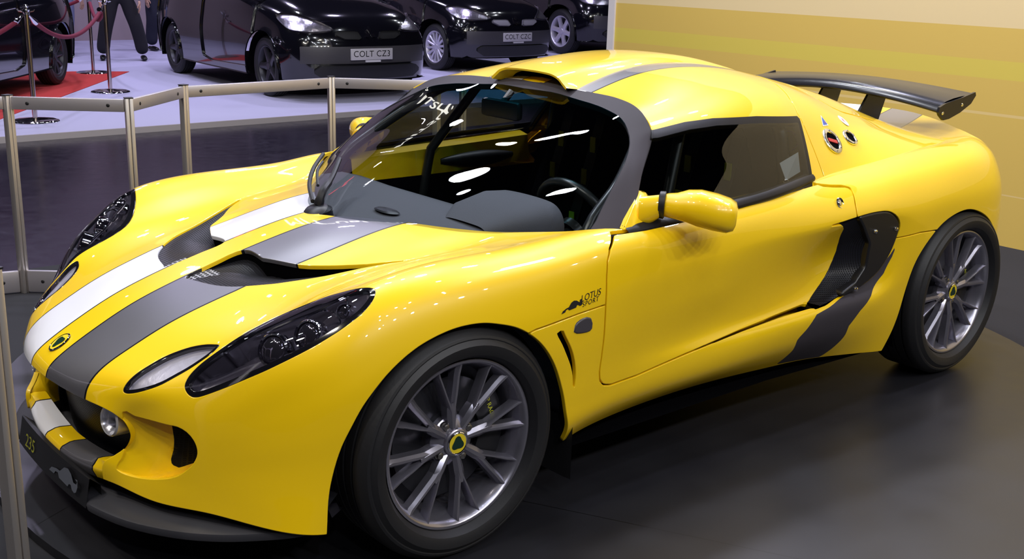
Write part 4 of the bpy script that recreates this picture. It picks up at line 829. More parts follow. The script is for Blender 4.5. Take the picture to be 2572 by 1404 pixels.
for a in (0.1, PI - .1, -PI / 2): tube(bm, [Ms @ Vector((.03 * math.cos(a), .03 * math.sin(a), -.03)), Ms @ Vector((.165 * math.cos(a), .165 * math.sin(a), 0))], .010, 8)
lathe(bm, [(.05,-.05),(.05,-.02),(.0005,-.015)], 20, Ms); tube(bm, [Ms @ Vector((0,0,-.04)), Ms @ Vector((0,0,-.25))], .025, 10); bm_obj('steering_wheel', bm, M['bar'], car)
for sg in (-1, 1):
    yc = sg * .33; bm = bmesh.new()
    sec = [(.95,.30),(1.0,.33),(1.15,.32),(1.28,.33),(1.34,.45),(1.40,.62),(1.46,.80),(1.49,.90),(1.50,.95)]
    gridmesh(bm, [[(x - .02 * (abs(w) > .9), yc + w * hw, z + (.07 if abs(w) > .9 and z < .4 else 0) - (.05 if abs(w) > .9 and False else 0)) for w in (-1,-.9,-.6,-.2,.2,.6,.9,1)] for (x, z), hw in zip(sec, (.2,.22,.22,.22,.22,.215,.19,.13,.08))]); st = bm_obj('bucket_seat', bm, M['cloth'], car)
    for w in (-.09, .09):
        bm = bmesh.new(); gridmesh(bm, [[(x - .012, yc + w + d, z) for d in (-.025, .025)] for x, z in sec[3:8]]); hb = bm_obj('harness_strap', bm, M['dark'], st)
        bm = bmesh.new()
        for z in (.50, .66, .78):
            x = np.interp(z, [p[1] for p in sec[3:8]], [p[0] for p in sec[3:8]]); box(bm, (x - .020, yc + w - .014, z - .035), (x - .016, yc + w + .014, z + .035))
        bm_obj('harness_patch', bm, M['tag_yellow'], st, smooth=False)
    bm = bmesh.new(); tube(bm, smooth_pts([(.50, sg*.655,.55),(.56, sg*.648,.74),(.70, sg*.62,.85),(.86, sg*.545,.965),(.96, sg*.50,1.015),(1.25, sg*.50,1.035),(1.52, sg*.48,1.02)], 5), .020, 10); tube(bm, [(1.10, sg*.50,1.03),(.93, sg*.60,.76),(.90, sg*.62,.55)], .018, 10); bm_obj('roll_bar', bm, M['bar'], car)
bm = bmesh.new(); tube(bm, smooth_pts([(1.53,-.60,.35),(1.53,-.58,.80),(1.53,-.47,1.0),(1.53,0,1.045),(1.53,.47,1.0),(1.53,.58,.80),(1.53,.60,.35)], 6), .022, 10); bm_obj('roll_hoop', bm, M['bar'], car)
bm = bmesh.new(); gridmesh(bm, [[(1.545, s_ * w, z) for s_ in (-1, 0, 1)] for z, w in ((.15,.62),(.75,.62),(.86,.585),(.97,.53),(1.03,.46),(1.06,.30))]); gridmesh(bm, [[(x, y, .165) for y in (-.6, .6)] for x in (.1, 1.6)]); bm_obj('rear_bulkhead', bm, M['void'], car)
for sg in (-1, 1):
    bm = bmesh.new(); gridmesh(bm, [[(.50, sg * .625, z), (1.62, sg * .60, z)] for z in (.16, .66)]); bm_obj('cockpit_side', bm, M['void'], car)
bm = bmesh.new(); box(bm, (.78, -.09, .955), (.81, .10, 1.015), Matrix.Translation((0,.02,0)), bev=.012); tube(bm, [(.80,.03,1.0),(.84,.03,1.04)], .012, 8); bm_obj('rear_view_mirror', bm, M['dark'], car)
bm = bmesh.new(); gridmesh(bm, [[(x, y, z - .018) for y in (-.45,-.25,0,.25,.45)] for x, z in ((.93,1.055),(1.1,1.09),(1.4,1.10),(1.62,1.07))]); bm_obj('headlining', bm, M['cloth'], car)
# number sheet taped inside the near window
nm = thing('notice_sheet', 'small white paper sheet propped in the lower rear corner of the coupe side window', 'paper', (1.463, -.672, .80))
bm = bmesh.new(); gridmesh(bm, [[(-.055,-.008,.0),(.035,.004,.018)],[(-.07,.012,.055),(.03,.016,.082)]]); bm_obj('sheet', bm, M['sticker'], nm, smooth=False)
bm = bmesh.new(); tube(bm, [(1.38, -.700, .765), (1.38, -.700, .800)], .005, 8); lathe(bm, [(.009,-.006),(.010,.004),(.006,.010),(.0005,.011)], 12, Matrix.Translation((1.38,-.700,.802))); bm_obj('lock_button', bm, M['chrome'], car)
# ================= the hall =================
FZ = -.04
def slab(name, pts, z0, z1, m):
    bm = bmesh.new(); n = len(pts); gridmesh(bm, [[(x, y, z0) for x, y in pts], [(x, y, z1) for x, y in pts]], close=True); bm.verts.ensure_lookup_table()
    bm.faces.new(bm.verts[n:]); bm.faces.new(bm.verts[:n][::-1]); bmesh.ops.recalc_face_normals(bm, faces=bm.faces[:]); return bm_obj(name, bm, m, smooth=False)
fm = mat('polished_hall_floor', (.030, .022, .045), .16, spec=.28); g = NT(fm); X, Y, Z = g.obj()
n1 = g.n('TexNoise'); n1.inputs['Scale'].default_value = 1.3; n1.inputs['Detail'].default_value = 8; n2 = g.n('TexNoise'); n2.inputs['Scale'].default_value = 14; n2.inputs['Detail'].default_value = 6
tc = g.n('TexCoord'); g.nt.links.new(tc.outputs['Object'], n1.inputs['Vector']); g.nt.links.new(tc.outputs['Object'], n2.inputs['Vector'])
g.put(g.b.inputs['Base Color'], g.mix(n1.outputs['Fac'], (.006, .005, .012), (.020, .015, .028))); g.put(g.b.inputs['Roughness'], g.math('MULTIPLY_ADD', n2.outputs['Fac'], .22, .10))
struct(slab('floor', [(-12,-9),(20,-9),(20,24),(-12,24)], FZ - .1, FZ, fm))
cm = mat('stage_carpet', (.46, .45, .62), .95, bump=.4, bscale=250)
struct(slab('floor_stage', [(-12,6.44),(20,6.56),(20,20),(-12,20)], FZ, .008, [cm]))
struct(slab('trim_stage', [(-12,6.415),(20,6.535),(20,6.56),(-12,6.44)], FZ, .010, mat('stage_edge', (.35,.32,.33), .5)))
rc = slab('red_carpet', [(-3.0,7.0),(1.33,7.45),(2.43,8.94),(3.88,10.92),(3.27,11.18),(-3.0,11.4)], .008, .014, mat('red_carpet_pile', (.50, .035, .03), .95, bump=.4, bscale=300)); tag(rc, 'red carpet on the pale stage under the black car at the far left', 'carpet')
struct(slab('wall_back', [(-12,16.2),(4,16.2),(20,15.2),(20,15.5),(-12,16.5)], FZ, 5.0, mat('back_wall_paint', (.30,.24,.26), .8)))
# yellow stand wall with painted bands
wm_ = mat('stand_wall_bands', (.6,.4,.1), .55); g = NT(wm_); X, Y, Z = g.obj()
cr = g.n('ValToRGB'); cr.color_ramp.interpolation = 'CONSTANT'; mr = g.n('MapRange'); mr.inputs[1].default_value = 0; mr.inputs[2].default_value = 2.0; g.put(mr.inputs[0], Z); g.nt.links.new(mr.outputs[0], cr.inputs[0])
GOLD, LIME, CREAM, PALE = (.62,.43,.10,1), (.62,.49,.085,1), (.70,.55,.30,1), (.68,.50,.20,1)
bands = [(0, GOLD), (.255, PALE), (.262, GOLD), (.695, PALE), (.705, GOLD), (.895, LIME), (.995, GOLD), (1.178, CREAM)]
el = cr.color_ramp.elements
while len(el) > 1: el.remove(el[-1])
el[0].position, el[0].color = 0, bands[0][1]
for z, c in bands[1:]:
    e = el.new(z / 2.0); e.color = c
g.put(g.b.inputs['Base Color'], cr.outputs[0])
struct(slab('wall_right', [(4.6,-4.5),(4.72,-4.5),(4.72,3.30),(4.6,3.30)], FZ, 3.2, wm_))
struct(slab('trim_right', [(4.585,3.28),(4.735,3.28),(4.735,3.345),(4.585,3.345)], FZ, 3.2, mat('white_edge', (.62,.58,.60), .5)))
# turntable: dark satin disc made of panels, on black carpet
cb = slab('black_carpet', [(-3.2,-5),(4.6,-5),(4.6,2.6),(-3.2,2.6)], FZ, FZ + .012, mat('black_carpet_pile', (.010,.010,.014), .95, bump=.3, bscale=300)); struct(cb); cb.name = 'floor_carpet'
tm = mat('turntable_top', (.11, .11, .125), .36, spec=.5); g = NT(tm); X, Y, Z = g.obj()
l1 = g.math('COMPARE', g.math('ADD', g.math('MULTIPLY', X, .88), g.math('MULTIPLY', Y, .47)), -.045, .002); l2 = g.math('COMPARE', g.math('SUBTRACT', g.math('MULTIPLY', Y, .88), g.math('MULTIPLY', X, .47)), .35, .002)
n1 = g.n('TexNoise'); n1.inputs['Scale'].default_value = 5; n1.inputs['Detail'].default_value = 9; g.nt.links.new(g.n('TexCoord').outputs['Object'], n1.inputs['Vector'])
g.put(g.b.inputs['Base Color'], g.mix(g.math('MAXIMUM', l1, l2), g.mix(n1.outputs['Fac'], (.010,.010,.013), (.017,.017,.021)), (.004,.004,.005))); g.put(g.b.inputs['Roughness'], g.math('MULTIPLY_ADD', n1.outputs['Fac'], .14, .32))
tt = slab('turntable', [(1.15 + 1.97 * math.cos(a), .12 + 1.97 * math.sin(a)) for a in [2 * PI * k / 128 for k in range(128)]], FZ + .012, 0, tm); tag(tt, 'round dark grey turntable under the yellow coupe', 'turntable')
# aluminium barrier
br = thing('barrier', 'zigzag aluminium barrier of posts and flat rails behind the coupe', 'barrier', (0, 0, 0))
am = mat('barrier_aluminium', (.62,.58,.55), .38, .85); gm = mat('barrier_panel', (.50,.47,.50), .42, .75)
posts = [(-.95,2.42),(-.115,2.215),(.285,1.90),(.70,2.27),(1.54,2.32),(1.97,1.97),(2.40,2.30),(3.2,2.35),(3.55,2.0)]
HB = .845
def post(x, y, a=0):
    bm = bmesh.new(); R = Matrix.Translation((x, y, 0)) @ Matrix.Rotation(a, 4, 'Z')
    for s in (-1, 1): box(bm, (s * .009 - .008, -.016, FZ + .012), (s * .009 + .008, .016, HB), R, bev=.0025)
    p = bm_obj('post', bm, am, br, auto=30)
    bm = bmesh.new(); box(bm, (-.018, -.017, HB), (.018, .017, HB + .004), R); bm_obj('post_cap', bm, M['dark'], p, smooth=False)
for k, (x, y) in enumerate(posts):
    post(x, y, .35 if k % 2 else -.2)
def rails(a, b, low=True):
    d = Vector((b[0] - a[0], b[1] - a[1], 0)); L = d.length; ang = math.atan2(d.y, d.x); R = Matrix.Translation((a[0], a[1], 0)) @ Matrix.Rotation(ang, 4, 'Z')
    for z0, z1 in ((HB - .058, HB - .004),) + (((FZ + .018, .075),) if low else ()):
        bm = bmesh.new(); box(bm, (.019, -.010, z0), (L - .019, .010, z1), R, bev=.003); r = bm_obj('rail', bm, gm, br, auto=30)
        for x in (.085, L - .085):
            bm = bmesh.new()
            for s in (-1, 1): lathe(bm, [(.0004, .0015), (.006, .0015), (.008, .0)], 12, R @ Matrix(((1,0,0,x),(0,0,s,s*.0105),(0,1,0,(z0+z1)/2),(0,0,0,1))))
            bm_obj('rail_bolt', bm, M['dark'], r)
for a, b in zip(posts, posts[1:]): rails(a, b)
post(-.985, -.56, .3); post(-1.5, 1.2, .2); post(-1.6, .2, .1)   # the barrier comes round the nose of the coupe
rails((-1.5,1.2), (-.95,2.42)); rails((-1.6,.2), (-1.5,1.2)); rails((-.985,-.56), (-1.6,.2), False)
# lit sign hanging over the stage: it is seen mirrored in the windscreen
sg_ = thing('hanging_sign', 'dark hanging sign with lit white letters and a red emblem above the stage', 'sign', (4.0, 7.0, 3.8))
bm = bmesh.new(); box(bm, (-2.25,.02,-.42), (1.75,.10,.36), bev=.01); bm_obj('board', bm, mat('sign_board', (.012,.010,.03), .5), sg_, auto=30)
Ms_ = axis_M((-.02,.0,0), (1,0,0), (0,-1,0)); text('sign_lettering', 'MITSUBISHI', Ms_, mat('lit_letters', (.8,.8,.75), .5, emit=(1,.97,.88), es=9), sg_, .42, extrude=.015, spacing=1.05)
for j in range(3):
    a = PI / 2 + j * 2 * PI / 3; d = Vector((math.cos(a), math.sin(a), 0)); s2 = Vector((-d.y, d.x, 0)); M2 = axis_M((-1.82,-.01,-.16), (1,0,0), (0,-1,0)); bm = bmesh.new(); bm.faces.new([bm.verts.new(M2 @ p) for p in (d * .01, d * .12 + s2 * .065, d * .23, d * .12 - s2 * .065)]); bm_obj('sign_emblem', bm, mat('lit_emblem', (.6,.02,.03), .5, emit=(1,.03,.06), es=6), sg_, smooth=False)
for x in (-1.9, 1.5):
    bm = bmesh.new(); tube(bm, [(x, .06, .35), (x, .06, 1.15)], .012, 8); bm_obj('sign_cable', bm, M['dark'], sg_)
# rope stanchions
def stanchion(x, y, label):
    t = thing('stanchion', label, 'stanchion', (x, y, .008), group=None)
    bm = bmesh.new(); lathe(bm, [(.0005,.030),(.03,.032),(.06,.030),(.16,.022),(.192,.014),(.198,.006),(.196,0)], 40); bm_obj('base', bm, M['chrome'], t)
    bm = bmesh.new(); lathe(bm, [(.021,.02),(.021,.925),(.0005,.925)], 20); bm_obj('pole', bm, mat('polished_pole', (.55,.48,.45), .18, 1), t)
    bm = bmesh.new(); lathe(bm, [(.0005,.985),(.016,.98),(.022,.965),(.012,.95),(.03,.94),(.034,.925),(.028,.90)], 20)
    for a in (0, PI/2, PI, -PI/2): tube(bm, [(.03*math.cos(a), .03*math.sin(a), .925), (.06*math.cos(a), .06*math.sin(a), .93), (.07*math.cos(a), .07*math.sin(a), .945)], .008, 6)
    bm_obj('finial', bm, M['chrome'], t); return t
stanchion(1.55, 7.2, 'chrome rope stanchion nearest the camera, its round base in front of the red carpet')
stanchion(2.90, 8.99, 'chrome rope stanchion in front of the striding person in black')
stanchion(3.45, 10.95, 'chrome rope stanchion farthest back, on the tip of the red carpet')
rm = mat('velvet_rope', (.17,.010,.035), .8)
def rope(a, b, sag, label):
    t = thing('barrier_rope', label, 'rope', ((a[0]+b[0])/2, (a[1]+b[1])/2, .6)); o = t.location
    P = [Vector((a[0] + (b[0]-a[0])*s, a[1] + (b[1]-a[1])*s, .915 - sag * 4 * s * (1 - s))) - o for s in [.07 + .86 * k / 20 for k in range(21)]]
    bm = bmesh.new(); tube(bm, P, .020, 10); bm_obj('rope', bm, rm, t)
    for s in ((0, .07), (1, .93)):
        q = Vector((a[0] + (b[0]-a[0])*s[0], a[1] + (b[1]-a[1])*s[0], .93)) - o; e = P[0 if s[0] == 0 else -1]
        bm = bmesh.new(); tube(bm, [q.lerp(e, .35), q.lerp(e, .7), e, e + (P[1] - P[0]) * (1 if s[0] == 0 else -1) * .5], [.008, .014, .024, .024], 10); bm_obj('rope_hook', bm, M['chrome'], t)
rope((1.55,7.2), (2.90,8.99), .26, 'sagging dark red rope between the two nearer chrome stanchions')
rope((2.90,8.99), (3.45,10.95), .22, 'dark red rope running back to the farthest chrome stanchion')
rope((.3,6.95), (1.55,7.2), .24, 'dark red rope leaving the nearest stanchion towards the left edge')
rope((2.2,11.6), (3.45,10.95), .20, 'dark red rope rising behind the black wheel to the farthest stanchion')
# ---- black hatchbacks ----
HB_NET = [
 [(1.95,0,.20),(1.94,.28,.20),(1.90,.50,.20),(1.82,.66,.20),(1.72,.75,.20),(1.64,.79,.20),(1.58,.80,.20),(1.52,.80,.18)],
 [(1.985,0,.40),(1.972,.28,.40),(1.93,.50,.40),(1.85,.67,.40),(1.75,.77,.39),(1.66,.81,.36),(1.59,.82,.31),(1.51,.82,.20)],
 [(1.975,0,.56),(1.962,.28,.56),(1.92,.50,.56),(1.84,.67,.56),(1.74,.77,.54),(1.64,.815,.48),(1.56,.83,.38),(1.47,.83,.20)],
 [(1.93,0,.66),(1.92,.28,.66),(1.88,.49,.665),(1.80,.65,.67),(1.68,.76,.64),(1.58,.815,.56),(1.48,.835,.40),(1.40,.83,.20)],
 [(1.84,0,.78),(1.83,.27,.785),(1.78,.46,.79),(1.69,.61,.79),(1.56,.74,.74),(1.44,.81,.62),(1.36,.84,.42),(1.28,.83,.2)],
 [(1.60,0,.89),(1.58,.27,.89),(1.54,.45,.89),(1.46,.60,.88),(1.34,.74,.82),(1.24,.82,.66),(1.2,.845,.43),(1.15,.83,.2)],
 [(1.05,0,1.0),(1.04,.28,1.0),(1.0,.47,.99),(.97,.62,.965),(.95,.765,.89),(.93,.83,.70),(.92,.85,.45),(.92,.83,.2)],
 [(.30,0,1.0),(.30,.28,1.0),(.30,.47,1.0),(.30,.63,.99),(.30,.775,.95),(.30,.835,.73),(.30,.855,.45),(.30,.835,.2)],
 [(-.6,0,1.0),(-.6,.28,1.0),(-.6,.47,1.0),(-.6,.63,1.0),(-.6,.775,.97),(-.6,.835,.75),(-.6,.855,.45),(-.6,.835,.2)],
 [(-1.35,0,1.02),(-1.35,.28,1.02),(-1.35,.47,1.02),(-1.35,.62,1.01),(-1.35,.765,.98),(-1.35,.83,.77),(-1.35,.85,.47),(-1.35,.825,.22)],
 [(-1.86,0,1.0),(-1.85,.28,1.0),(-1.82,.48,1.0),(-1.78,.61,.98),(-1.74,.70,.94),(-1.74,.77,.76),(-1.76,.78,.5),(-1.76,.76,.25)],
]
HB_CAB = [
 rows(1.03,[(0,.985),(.3,.98),(.52,.965),(.66,.94),(.70,.93),(.72,.92)]), rows(.60,[(0,1.23),(.3,1.22),(.50,1.18),(.60,1.12),(.68,1.02),(.745,.94)]),
 rows(.20,[(0,1.42),(.3,1.405),(.48,1.36),(.57,1.29),(.67,1.10),(.765,.95)]), rows(-.30,[(0,1.52),(.3,1.505),(.48,1.46),(.57,1.38),(.68,1.15),(.775,.96)]),
 rows(-1.0,[(0,1.51),(.3,1.495),(.48,1.45),(.57,1.37),(.68,1.15),(.77,.97)]), rows(-1.55,[(0,1.44),(.3,1.43),(.46,1.39),(.54,1.32),(.64,1.14),(.73,.98)]), rows(-1.83,[(0,1.02),(.3,1.02),(.44,1.0),(.52,.99),(.60,.98),(.66,.96)])]
pblack = mat('black_car_paint', (.004,.004,.007), .12, coat=1); bumper = mat('bumper_grey', (.055,.052,.062), .4); hlm = mat('faceted_lamp', (.55,.52,.62), .18, .9, bump=1.0, bscale=60); hglass = mat('dark_car_glass', (.003,.003,.005), .04, coat=1)
def emblem(parent, c, k):
    bm = bmesh.new(); Mx = axis_M(c, (0,1,0), (1,0,.35))
    for j in range(3):
        a = PI / 2 + j * 2 * PI / 3; d = Vector((math.cos(a), math.sin(a), 0)); s = Vector((-d.y, d.x, 0)); v = [d * .004 * k, d * .035 * k + s * .020 * k, d * .066 * k, d * .035 * k - s * .020 * k]
        lo = [bm.verts.new(Mx @ p) for p in v]; hi = [bm.verts.new(Mx @ (p + Vector((0,0,.012)))) for p in v]; bm.faces.new(hi)
        for i in range(4): bm.faces.new((lo[i], lo[(i+1)%4], hi[(i+1)%4], hi[i]))
    bmesh.ops.recalc_face_normals(bm, faces=bm.faces[:]); bm_obj('grille_emblem', bm, M['chrome'], parent, smooth=False)
def hatchback(label, loc, rz, scale, plate, wheel_mat, spokes, grille_mat, sides=('near','far'), R=.30, lift=0.0):
    t = thing('hatchback', label, 'car', loc, rz); t.scale = (scale,) * 3
    s = Soup(loft(HB_NET, .03, 1), 'body'); c = Soup(loft(HB_CAB, .03, 1), 'cab')
    lo_ = lambda q: q[1] < -.5
    for ax in (1.25, -1.25): s.cut([(ax + .36 * math.cos(a), .30 + .355 * math.sin(a)) for a in [2 * PI * k / 32 for k in range(32)]], SIDE, 'void', {'body'}, lo_)
    fv = view((.80, -.42, .42)); lampp = [(1.40,-.735,.80),(1.56,-.66,.83),(1.72,-.56,.79),(1.83,-.44,.735),(1.87,-.36,.675),(1.85,-.50,.655),(1.78,-.64,.655),(1.66,-.74,.69)]
    s.cut(closed_smooth(s.to2d(lampp, fv), 3), fv, 'lamp', {'body'}, lambda q: q[0] > 1.2 and q[1] < -.2)
    FY = (np.array([0,1.,0]), np.array([0,0,1.]))
    fr = lambda q: q[0] > 1.55
    s.cut([(-.70,.37),(-.70,.535),(.1,.535),(.1,.37)], FY, 'bump', {'body'}, fr)
    s.cut([(-.52,.355),(-.60,.30),(-.50,.235),(.1,.225),(.1,.355)], FY, 'lower', {'body'}, fr)
    s.cut([(-.36,.675),(-.37,.64),(-.28,.60),(-.09,.595),(-.13,.675)], FY, 'grille', {'body'}, fr)
    s.band([(1.02,.95),(1.06,.55),(1.00,.28),(.0,.26),(-.22,.30),(-.26,.6),(-.24,.99),(.5,1.02)], SIDE, 'door', .004, {'body'}, lo_)
    c.cut([(.62,1.02),(.22,1.30),(-.25,1.385),(-.42,1.38),(-.42,.99),(.50,.965)], SIDE, 'sideglass', {'cab'}, lambda q: q[1] < -.45)
    c.cut([(-.47,1.38),(-1.0,1.36),(-1.45,1.30),(-1.55,1.02),(-.47,.99)], SIDE, 'sideglass', {'cab'}, lambda q: q[1] < -.45)
    c.cut([(1.0,.1),(1.0,-.62),(.30,-.50),(.24,.1)], TOP, 'screen', {'cab'}, lambda q: q[0] > .2)
    panel('body_shell', s, {'body','bump'}, {'body': pblack, 'bump': bumper}, t, 'both', depth=.02)
    panel('cabin', c, {'cab','sideglass','screen'}, {'cab': pblack, 'sideglass': hglass, 'screen': hglass}, t, 'both', depth=.01)
    lg = sunk('lower_grille', s, {'lower'}, M['dark'], t, .04, 'both')
    bm = bmesh.new()
    for z in (.25,.275,.30,.325): tube(bm, [(1.915 + .03 - .35 * y * y, y, z) for y in [k * .05 - .5 for k in range(21)]], .006, 6)
    bm_obj('grille_bars', bm, M['gloss_black'], lg)
    sunk('upper_grille', s, {'grille'}, grille_mat, t, .012, 'both'); emblem(t, (1.945, 0, .655), 1.1)
    for sd, sg in (('near', -1), ('far', 1)):
        hl = panel('headlamp', s, {'lamp'}, hlm, t, sd, depth=.01)
        bm = bmesh.new(); lathe(bm, [(.0005,.012),(.022,.008),(.026,0)], 16, axis_M((1.815, sg*.56, .690), (0,0,1), (.8, sg*.5, .35))); bm_obj('indicator_bulb', bm, M['amber'], hl)
        panel('door', s, {'door'}, pblack, t, sd, depth=.015)
        for ax in (1.25, -1.25):
            make_wheel(t, ax, sg, R, R, .205, .80, .62, .785, spokes, wheel_mat, 'wheel', 20, False, False)
            bm = bmesh.new(); gridmesh(bm, [[(ax + .37*math.cos(a), sg*y, .30 + .36*math.sin(a)) for a in [-.3 + k*(PI+.6)/16 for k in range(17)]] for y in (.815,.5)]); bm_obj('wheel_well', bm, M['void'], t)
        bm = bmesh.new(); gridmesh(bm, [[(.78, sg*.80, 1.0), (.74, sg*.82, 1.0)], [(.80, sg*.86, 1.06), (.72, sg*.87, 1.07)]]); lathe(bm, [(.0005,.05),(.05,.045),(.078,.02),(.085,-.02),(.075,-.05),(.0005,-.055)], 20, axis_M((.78, sg*.90, 1.05), (0,0,1), (1, sg*.2, 0)) @ Matrix.Diagonal((.85,1.25,1,1))); bmesh.ops.recalc_face_normals(bm, faces=bm.faces[:]); bm_obj('door_mirror', bm, pblack, t)
    if plate:
        bm = bmesh.new(); box(bm, (1.985,-.235,.405), (2.003,.235,.515), bev=.002); pl = bm_obj('number_plate', bm, mat('plate_white', (.52,.50,.54), .5), t, auto=30)
        text('plate_lettering', plate, axis_M((2.0035,0,.462), (0,1,0), (1,0,0)), M['dark'], pl, .085, spacing=1.05)
        bm = bmesh.new(); box(bm, (1.985,-.07,.382), (2.0,.10,.402)); bm_obj('plate_tab', bm, mat('plate_tab_white', (.62,.60,.66), .5), pl, smooth=False)
    bm = bmesh.new(); gridmesh(bm, [[(x, y, .20) for y in (-.72, .72)] for x in (1.85, -1.7)]); bm_obj('underside', bm, M['void'], t)
    return t
hatchback('black hatchback with the COLT CZ3 plate and dark five-spoke wheels', (5.08, 9.22, .008), -1.63, 1.045, 'COLT CZ3', M['alloy_dark'], 5, M['dark'])
hatchback('black hatchback with the COLT CZC plate and pale many-spoke wheels', (8.42, 10.9, .008), -1.585, 1.035, 'COLT CZC', mat('pale_alloy', (.6,.58,.68), .3, .6), 14, mat('grille_silver', (.45,.43,.52), .4, .6))
hatchback('large black car half hidden by the edge of the yellow wall', (12.25, 12.55, .008), -1.62, 1.22, None, mat('pale_alloy_wide', (.6,.58,.68), .3, .6), 6, M['dark'])
hatchback('black car on the red carpet at the far left edge', (1.23, 9.36, .014), -2.25, 1.03, None, M['alloy_dark'], 10, M['dark'])
# ---- visitors on the stage ----
def person(label, loc, rz, legs, trouser, top, shoe, arms=0, hair=(.02,.015,.012)):
    """legs: (forward, aside) of each foot in the person's own frame"""
    t = thing('person', label, 'person', loc, rz); skin = mat('skin', (.45,.26,.19), .55)
    def skin_obj(name, V, E, Rr, m, par):
        bm = bmesh.new(); lay = bm.verts.layers.skin.verify(); vs = [bm.verts.new(v) for v in V]
        for a, b in E: bm.edges.new((vs[a], vs[b]))
        for v, r in zip(vs, Rr): v[lay].radius = r if isinstance(r, tuple) else (r, r)
        vs[0][lay].use_root = True
        me = bpy.data.meshes.new(name); bm.to_mesh(me); bm.free(); me.materials.append(m); o = link(name, me, par)
        md = o.modifiers.new('skin', 'SKIN'); md.use_smooth_shade = True; md.use_x_symmetry = False
        sb = o.modifiers.new('sub', 'SUBSURF'); sb.levels = 1; sb.render_levels = 2; return o
    # +x is the way the person faces
    V = [(0,0,.93),(0,0,1.05),(.01,0,1.22),(.01,0,1.38),(0,0,1.47),(.02,0,1.54)]; E = [(0,1),(1,2),(2,3),(3,4),(4,5)]; R_ = [(.15,.11),(.14,.10),(.155,.11),(.16,.10),(.06,.06),(.05,.05)]
    for s in (1, -1):
        a = len(V); sw = .18 * s
        V += [(0,.10*s,1.41),(-.01,.20*s,1.38),(-.03 + .03*arms,.25*s,1.10),(.06 + .10*arms,.25*s,.86),(.09 + .1*arms,.25*s,.80)]; E += [(3,a),(a,a+1),(a+1,a+2),(a+2,a+3),(a+3,a+4)]; R_ += [.075,.068,.050,.038,.032]
    skin_obj('jacket', V, E, R_, top, t)
    V = [(0,0,.96),(0,0,.90)]; E = [(0,1)]; R_ = [(.14,.115),(.15,.12)]
    for s, (fx, fy) in zip((1, -1), legs):
        a = len(V); kx = fx * .5 + .04; V += [(0,.09*s,.86),(fx*.25+.01,.10*s+fy*.2,.68),(kx,.10*s+fy*.55,.48),(fx*.85,.10*s+fy*.85,.25),(fx,.10*s+fy,.07)]; E += [(1,a),(a,a+1),(a+1,a+2),(a+2,a+3),(a+3,a+4)]; R_ += [.115,.110,.098,.092,.098]
    skin_obj('trousers', V, E, R_, trouser, t)
    for s, (fx, fy) in zip((1, -1), legs):
        V = [(fx-.03,.10*s+fy,.065),(fx-.05,.10*s+fy,.038),(fx+.06,.10*s+fy*1.0,.040),(fx+.17,.11*s+fy,.028)]; skin_obj('shoe', V, [(0,1),(1,2),(2,3)], [.042,.040,(.045,.036),(.036,.022)], shoe, t)
    hd = skin_obj('head', [(.015,0,1.50),(.02,0,1.57),(.035,0,1.63),(.02,0,1.71)], [(0,1),(1,2),(2,3)], [.052,.062,(.078,.09),(.074,.085)], skin, t)
    bm = bmesh.new(); tube(bm, [(.115,0,1.66),(.14,0,1.635),(.118,0,1.625)], [.008,.014,.010], 8)
    for s in (1, -1): tube(bm, [(.03,.078*s,1.67),(.025,.088*s,1.655),(.03,.080*s,1.63)], [.008,.012,.007], 8)
    bm_obj('face_features', bm, skin, hd)
    bm = bmesh.new()
    for s in (1, -1): bmesh.ops.create_uvsphere(bm, u_segments=10, v_segments=8, radius=.010, matrix=Matrix.Translation((.108,.032*s,1.665)))
    bm_obj('eyes', bm, M['dark'], hd)
    bm = bmesh.new(); bmesh.ops.create_uvsphere(bm, u_segments=20, v_segments=12, radius=1, matrix=Matrix.Translation((-.005,0,1.70)) @ Matrix.Diagonal((.105,.088,.09,1)))
    bmesh.ops.delete(bm, geom=[v for v in bm.verts if v.co.x > .03 and v.co.z < 1.72], context='VERTS'); bm_obj('hair', bm, mat('hair', hair, .6), hd)
    for s in (1, -1):
        w = Vector((.09 + .1*arms, .25*s, .80)); hand = [w]; V = [tuple(w), tuple(w + Vector((.02,0,-.05))), tuple(w + Vector((.03,0,-.09)))]; E = [(0,1),(1,2)]; R_ = [(.022,.030),(.018,.038),(.014,.036)]
        for k in range(4):
            b = w + Vector((.03 + .022*(1.5-k)*1.0, 0, -.095)); a = len(V); L = (.060,.072,.068,.052)[k]
            V += [tuple(b), tuple(b + Vector((.004,-.006*s,-L*.55))), tuple(b + Vector((-.004,-.020*s,-L)))]; E += [(2,a),(a,a+1),(a+1,a+2)]; R_ += [.0095,.0088,.0078]
        a = len(V); b = w + Vector((.05,-.006*s,-.04)); V += [tuple(b), tuple(b + Vector((.022,-.016*s,-.035))), tuple(b + Vector((.022,-.026*s,-.062)))]; E += [(1,a),(a,a+1),(a+1,a+2)]; R_ += [.011,.0098,.0085]
        skin_obj('hand', V, E, R_, skin, t)
    return t
dk = mat('dark_suit', (.008,.007,.013), .9); dk2 = mat('navy_suit', (.012,.013,.030), .9); jean = mat('pale_jeans', (.12,.13,.24), .9); shoe = mat('black_shoe', (.005,.005,.006), .35); gry = mat('grey_top', (.10,.09,.11), .9)
person('person in a black suit striding in front of the back wall', (4.40,12.42,.008), -1.9, [(.02,.17),(-.06,-.15)], dk, dk, shoe, .3)
person('person in black trousers standing between the striding person and the hatchback', (5.50,13.75,.008), -1.4, [(.03,.0),(-.05,.0)], dk2, dk2, shoe)
person('person in pale blue jeans behind the black wheel at the left', (3.93,13.3,.008), .6, [(.16,.0),(-.12,.0)], jean, gry, shoe)
person('person in dark clothes half hidden behind the farthest stanchion', (4.25,14.6,.008), 2.6, [(.12,.02),(-.10,.0)], dk, gry, mat('pale_shoe', (.35,.35,.45), .5))
